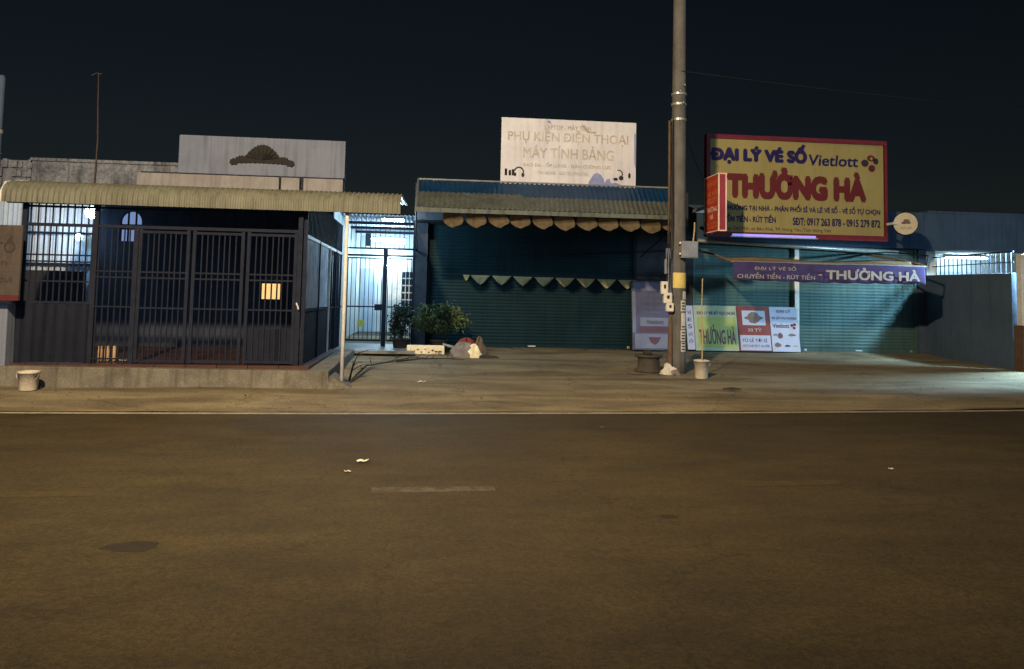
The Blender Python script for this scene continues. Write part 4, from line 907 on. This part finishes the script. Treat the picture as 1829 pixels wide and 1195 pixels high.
for k, (s_, z, h, m) in enumerate((('ĐẠI LÝ', 3.95, .13, 'orange_letter'), ('VÉ SỐ', 3.76, .13, 'orange_letter'), ('VIETLOTT', 3.60, .11, 'orange_letter'), ('THƯỞNG', 3.42, .13, 'trim_pink'), ('HÀ', 3.26, .13, 'trim_pink'), ('TRẢ THƯỞNG', 3.14, .08, 'orange_letter'), ('TẠI NHÀ', 3.05, .08, 'orange_letter'))):
    wd = .62 if len(s_) > 2 else .2
    text(s_, m, rb, (5.97, 16.41 + wd / 2, z), (0, -1, 0), Z_, wd, h, bold=.02, depth=.004)
MB().box(6.0, 6.06, 16.84, 17.8, 3.55, 3.61).build('bracket', 'galv', rb); MB().box(6.0, 6.36, 17.74, 17.80, 3.55, 3.61).build('bracket', 'galv', rb)
rd = thing('round_sign', (10.85, 17.5, 3.4), 'round cream disc sign on a bracket at the right end of the yellow board', 'sign')
C0 = Vector((10.98, 17.45, 3.42)); dn = Vector((-.42, -.9, 0)).normalized(); du = Vector((.9, -.42, 0)).normalized()
b = MB(); nn = 28
for off in (0, .12):
    b.v += [tuple(C0 - dn * off + (du * math.cos(2 * math.pi * i / nn) + Vector(Z_) * math.sin(2 * math.pi * i / nn)) * .275) for i in range(nn)]
b.f = [tuple(range(nn))[::-1], tuple(range(nn, 2 * nn))] + [(i, (i + 1) % nn, nn + (i + 1) % nn, nn + i) for i in range(nn)]
b.build('drum', 'cage_steel', rd)
b = MB(); b.add([C0 + dn * .004 + (du * math.cos(2 * math.pi * i / nn) + Vector(Z_) * math.sin(2 * math.pi * i / nn)) * .255 for i in range(nn)], [tuple(range(nn))[::-1]]); b.build('face', 'disc_cream', rd)
for (a, c_, r) in ((.02, .07, .05), (-.03, .02, .045), (.06, .02, .04)):
    b = MB(); b.add([C0 + dn * .008 + du * (a + r * 1.4 * math.cos(2 * math.pi * i / 10)) + Vector(Z_) * (c_ + r * .7 * math.sin(2 * math.pi * i / 10)) for i in range(10)], [tuple(range(10))[::-1]]); b.build('emblem', 'poster_brown', rd)
text('XỔ SỐ', 'poster_brown', rd, C0 + dn * .004 - du * .12 - Vector(Z_) * .13, du, Z_, .24, .08, depth=.005)
MB().box(10.74, 10.95, 17.50, 17.56, 3.40, 3.45).build('bracket', 'frame_white', rd); MB().box(10.70, 10.745, 17.5, 17.84, 3.40, 3.45).build('bracket', 'frame_white', rd)

ra = thing('drop_arm_awning', (8.6, 17.6, 2.4), 'tan drop-arm awning with purple lettered valance over the green shutters', 'awning')
MB().tube((6.42, 18.62, 2.98), (11.5, 18.62, 2.83), .05, n=12).build('roller_tube', 'galv', ra, True)
def cloth(u, v):
    x = 6.46 + 4.34 * u; y = 17.02 - .55 * v
    return (x, y, 2.50 - .115 * v + .035 * math.sin(u * 9) * (1 - v) - .03 * math.sin(v * 3.1) - .02 * math.sin(u * 23) * v * (1 - v))
MB().grid(cloth, 40, 6).build('cloth', 'awning_tan', ra, True, solid=.004)
MB().tube((6.44, 16.47, 2.385), (10.82, 16.47, 2.385), .018).build('front_bar', 'galv', ra)
for x, zz in ((6.44, 2.45), (10.84, 2.45)):
    MB().path([(x, 16.47, 2.385), (x, 17.6, 2.60), (x, 18.95, 2.78)], .028, 6).build('arm', 'awning_tan', ra)
    MB().path([(x, 18.92, 2.9), (x, 18.6, 2.98 if x < 7 else 2.84)], .02, 6).build('bracket', 'cage_steel', ra)
MB().path([(10.9, 16.5, 2.62), (11.05, 17.2, 2.70), (11.2, 18.9, 2.86)], .018, 6).build('arm', 'dark_steel', ra)
MB().path([(10.84, 16.47, 2.40), (10.9, 16.5, 2.62)], .014, 6).build('arm', 'dark_steel', ra)
def val(u, v):
    x = 6.46 + 4.34 * u
    return (x, 16.455 - .015 * math.sin(u * 34) * v - .01 * math.sin(u * 11), 2.385 - .022 * math.sin(u * math.pi) * v - (.37 + .022 * abs(math.sin(u * 30))) * v)
MB().grid(val, 150, 6).build('valance', 'valance_purple', ra, True, solid=.003)
YV = 16.428
ftext('ĐẠI LÝ VÉ SỐ', 'cream_letter', ra, 6.92, 2.20, .92, .125, YV, bold=.02); ftext('CHUYỂN TIỀN - RÚT TIỀN', 'cream_letter', ra, 6.54, 2.035, 1.72, .135, YV, bold=.02)
ftext('THƯỞNG HÀ', 'cream_letter', ra, 8.52, 2.06, 2.12, .25, YV, letters=True, bold=.07); ftext('-', 'cream_letter', ra, 8.34, 2.13, .08, .025, YV)

# poster boards leaning on the left green shutter
def poster(x0, x1, z0, z1, m, label, y0=18.66, y1=18.90):
    t = thing('poster_board', ((x0 + x1) / 2, y0, z0), label, 'poster', 'poster boards before the green shutter')
    f = lambda z: y0 + (y1 - y0) * (z - z0) / (z1 - z0)
    MB().hexa([(x0, y0, z0), (x1, y0, z0), (x1, y0 + .02, z0), (x0, y0 + .02, z0)], [(x0, y1, z1), (x1, y1, z1), (x1, y1 + .02, z1), (x0, y1 + .02, z1)]).build('board', m, t)
    uz = Vector((0, y1 - y0, z1 - z0)).normalized()
    def P(x, z, d=.003): return Vector((x, f(z) - d, z))
    def tx(s_, m_, a, z, w_, h_, **k): return text(s_, m_, t, P(a, z, .004), X_, uz, w_, h_, depth=.001, **k)
    def rc(a, c, zb, zt, m_, nm='field', d=.003): b = MB(); b.add([P(a, zb, d), P(c, zb, d), P(c, zt, d), P(a, zt, d)], [(0, 1, 2, 3)]); return b.build(nm, m_, t)
    def bl_(cx, cz, r, rx, m_, nm='picture', n=14, d=.006, wob=0): b = MB(); b.add([P(cx + r * rx * (1 + wob * math.sin(i * 2.6)) * math.cos(2 * math.pi * i / n), cz + r * (1 + wob * math.sin(i * 2.1)) * math.sin(2 * math.pi * i / n), d) for i in range(n)], [tuple(range(n))]); return b.build(nm, m_, t)
    return tx, rc, bl_
GZ = gz(18.7) + .01
tx, rc, bl_ = poster(6.22, 6.40, GZ + .04, 1.42, 'poster_white', 'narrow white poster strip half hidden behind the pole')
for k in range(5): tx('VÉ SỐ'[k:k + 2].strip() or 'S', 'navy_letter', 6.26, 1.22 - k * .17, .10, .10)
tx, rc, bl_ = poster(6.415, 7.485, GZ + .02, 1.43, 'poster_pale', 'yellow-green poster board with plum lettering')
rc(6.50, 7.44, GZ + .10, 1.16, 'poster_green'); tx('ĐẠI LÝ VÉ SỐ TỰ CHỌN', 'navy_letter', 6.50, 1.20, .94, .13, bold=.01); tx('THƯỞNG HÀ', 'plum_letter', 6.52, .52, .90, .46, letters=True, bold=.035)
tx, rc, bl_ = poster(7.50, 8.305, GZ + .02, 1.43, 'poster_red', 'dark red poster board with picture square and white foot')
rc(7.62, 8.20, .98, 1.33, 'poster_white', 'picture_square'); bl_(7.91, 1.16, .14, 1.1, 'poster_brown', n=24, wob=.06); bl_(7.91, 1.155, .055, 4.4, 'poster_brown', d=.007)
tx('30 TỶ', 'cream_letter', 7.74, .83, .34, .10, bold=.02); rc(7.53, 8.29, GZ + .04, .74, 'poster_white', 'foot'); tx('TỪ LẺ TỚI SỈ', 'navy_letter', 7.58, .58, .62, .10, bold=.015); tx('HOTLINE 0917 263 878', 'navy_letter', 7.58, .46, .66, .06)
tx, rc, bl_ = poster(8.32, 9.02, GZ + .02, 1.43, 'poster_white', 'white poster board with lottery text beside the white shutter post')
tx('ĐẠI LÝ', 'plum_letter', 8.50, 1.27, .36, .11, bold=.02); tx('VÉ SỐ TỰ CHỌN', 'plum_letter', 8.36, 1.12, .62, .10, bold=.015); tx('Vietlott', 'navy_letter', 8.37, .93, .42, .10, bold=.02)
for dx, dz in ((0, .02), (.07, .04), (.05, -.04)): bl_(8.86 + dx, .97 + dz, .035, 1.1, 'red_letter')
bl_(8.54, .74, .07, .9, 'plum_letter', wob=.15); bl_(8.42, .76, .03, 2, 'standee_pale'); bl_(8.84, .76, .03, 3.0, 'poster_brown', wob=.2); bl_(8.46, .52, .055, 1.5, 'poster_brown', wob=.2); bl_(8.70, .50, .022, 3.2, 'navy_letter', wob=.3); bl_(8.90, .50, .02, 3, 'poster_green', wob=.3)

# ------------------------------------------------------------------ boundary wall, fence and neighbour on the right
wl = thing('boundary_wall', (12.55, 17.4, 0), 'plain grey-blue boundary wall running out from the right-hand shop', 'wall')
MB().hexa([(12.41, 15.95, .1), (12.60, 15.95, .1), (12.60, 19.1, .1), (12.41, 19.1, .1)], [(12.41, 15.95, 2.27), (12.60, 15.95, 2.27), (12.60, 19.1, 2.30), (12.41, 19.1, 2.30)]).build('wall', 'grey_wall', wl, bevel=.012)
fn_ = thing('wall_fence', (12.52, 17.4, 2.3), 'short row of dark steel bars along the top of the boundary wall', 'fence')
MB().box(12.51, 12.53, 16.0, 18.78, 2.72, 2.75).build('rail', 'dark_steel', fn_)
MB().box(12.51, 12.53, 16.0, 18.78, 2.50, 2.52).build('rail', 'dark_steel', fn_)
bw_ = mesh_of(MB().box(-.008, .008, -.008, .008, 0, 1), 'bar', 'dark_steel')
y = 16.08
while y < 18.7: rep('bar', bw_, fn_, (12.52, y, 2.26), scale=(1, 1, .48)); y += .16
nb = thing('neighbour_house', (16, 21, 0), 'white neighbour house front lit from inside behind the boundary wall', 'house')
MB().box(12.41, 22, 21.0, 21.2, .2, 2.94).build('back_wall', 'white_wall', nb)
MB().box(12.41, 12.95, 19.31, 19.5, .2, 2.94).build('pier', 'white_wall', nb)
MB().box(12.41, 22, 19.31, 21.2, 2.945, 3.05).build('ceiling', 'white_wall', nb)
MB().box(14.2, 15.1, 20.93, 20.99, .4, 2.5).build('door', 'pale_wall', nb)
nl = thing('porch_tube', (14.3, 20.3, 2.8), 'fluorescent tube under the ceiling of the neighbour house', 'lamp')
MB().tube((13.9, 20.3, 2.86), (15.1, 20.3, 2.86), .02, n=8).build('tube', 'glow_porch', nl); MB().box(13.85, 15.15, 20.27, 20.33, 2.885, 2.944).build('fitting', 'frame_white', nl)
gp2 = thing('gate_post', (12.55, 15.8, 0), 'white steel gate post with a lamp on top at the end of the boundary wall', 'post')
MB().box(12.47, 12.63, 15.72, 15.88, 1.15, 2.66).build('shaft', 'frame_white', gp2, bevel=.008)
MB().box(12.43, 12.70, 15.66, 15.93, .05, 1.16).build('base', 'brick_base', gp2, bevel=.01)
MB().path([(12.6, 15.8, 2.66), (12.66, 15.8, 2.85), (12.80, 15.8, 2.90)], .015, 6).build('lamp_arm', 'frame_white', gp2)
MB().lathe([(.02, .06), (.09, .05), (.11, .0)], (12.82, 15.8, 2.86), 14).build('lamp_shade', 'frame_white', gp2)
MB().lathe([(.03, .03), (.05, 0), (.035, -.03)], (12.82, 15.8, 2.84), 12).build('lamp_bulb', 'glow_small', gp2, True)
gld = bpy.data.lights.new('gate_light', 'SPOT'); gld.energy = 2500; gld.color = (.50, .82, 1.0); gld.shadow_soft_size = .06; gld.spot_size = R(132); gld.spot_blend = .25
glo = bpy.data.objects.new('gate_light', gld); COL.objects.link(glo); glo.parent = gp2; glo.location = Vector((12.82, 15.8, 2.78)) - Vector((12.55, 15.8, 0)); glo.rotation_euler = Vector((.42, -.40, 1)).to_track_quat('Z', 'Y').to_euler()

# ------------------------------------------------------------------ litter
def scrap(c, s_, m, label, name='paper_scrap', seed=1):
    random.seed(seed); b = MB()
    b.grid(lambda u, v: (c[0] + s_ * (u - .5) * (1 + .3 * v), c[1] + s_ * .8 * (v - .5), c[2] + .012 + .25 * s_ * abs(math.sin(u * 5 + seed)) * (.4 + .6 * math.sin(v * 4 + seed) ** 2)), 8, 6)
    return tag(b.build(name, m, org=c), label, 'litter', 'litter on the ground')
scrap((-.53, 7.45, 0), .085, 'paper', 'larger crumpled pale plastic scrap on the road left of the centre dash', 'plastic_scrap', 3)
scrap((-.62, 7.02, 0), .05, 'paper', 'smaller flat pale scrap on the road nearer than the larger one', 'plastic_scrap', 5)
scrap((4.29, 7.09, 0), .035, 'paper', 'tiny white scrap on the road at right', 'paper_scrap', 7)
scrap((-.04, 13.25, gz(13.25)), .12, 'paper', 'pale paper scrap on the sidewalk before the shrubs', 'paper_scrap', 9)
scrap((2.1, 9.4, 0), .04, 'dry_leaf', 'small dull scrap on the road before the edge line', 'paper_scrap', 10)
tag(MB().path([(4.85, 12.78, gz(12.8) + .02), (5.0, 12.8, gz(12.8) + .03), (5.15, 12.76, gz(12.8) + .02)], [.012, .02, .01], 6).build('wood_scrap', 'branch', org=(5, 12.8, gz(12.8))), 'dark wood scrap on the sidewalk right of the bucket', 'litter')
random.seed(33); b = MB()
for _ in range(420):
    t = random.random()
    if t < .45: x = random.uniform(.2, 5.6); y = 18.75 - abs(random.gauss(0, .25))
    elif t < .7: x = random.uniform(-1.6, 1.4); y = random.uniform(14, 18)
    elif t < .85: x = random.uniform(3.6, 5.4); y = random.uniform(14.2, 15.8)
    else: x = random.uniform(-8, 12); y = random.uniform(11.6, 12.5)
    a = random.uniform(0, 6.3); s_ = random.uniform(.015, .06); z = gz(y) + .022 + random.uniform(0, .02)
    d = Vector((math.cos(a), math.sin(a), random.uniform(-.2, .3))) * s_; e = Vector((-math.sin(a), math.cos(a), random.uniform(-.3, .3))) * s_ * .45; p = Vector((x, y, z))
    b.add([p - d, p + e, p + d, p - e], [(0, 1, 2, 3)])
g_ = MB()
for _ in range(600):
    x = random.uniform(-9, 13); y = edge_y(x) + .1 + abs(random.gauss(0, 1)) * 2.2
    if y > 18.6 or (x < -1.3 and y > 12.5): continue
    r_ = random.uniform(.005, .015); z = gz(y) + .01
    g_.add([(x - r_, y, z), (x + r_ * .6, y - r_, z), (x + r_, y + r_ * .7, z), (x, y, z + r_ * 1.2)], [(0, 1, 3), (1, 2, 3), (2, 0, 3)])
tag(g_.build('loose_stones', 'concrete'), 'small loose stones scattered over the sidewalk', 'stones', kind='stuff')
tag(b.build('fallen_leaves', 'dry_leaf'), 'scattered dry leaves and grit along the shopfronts', 'leaves', kind='stuff')
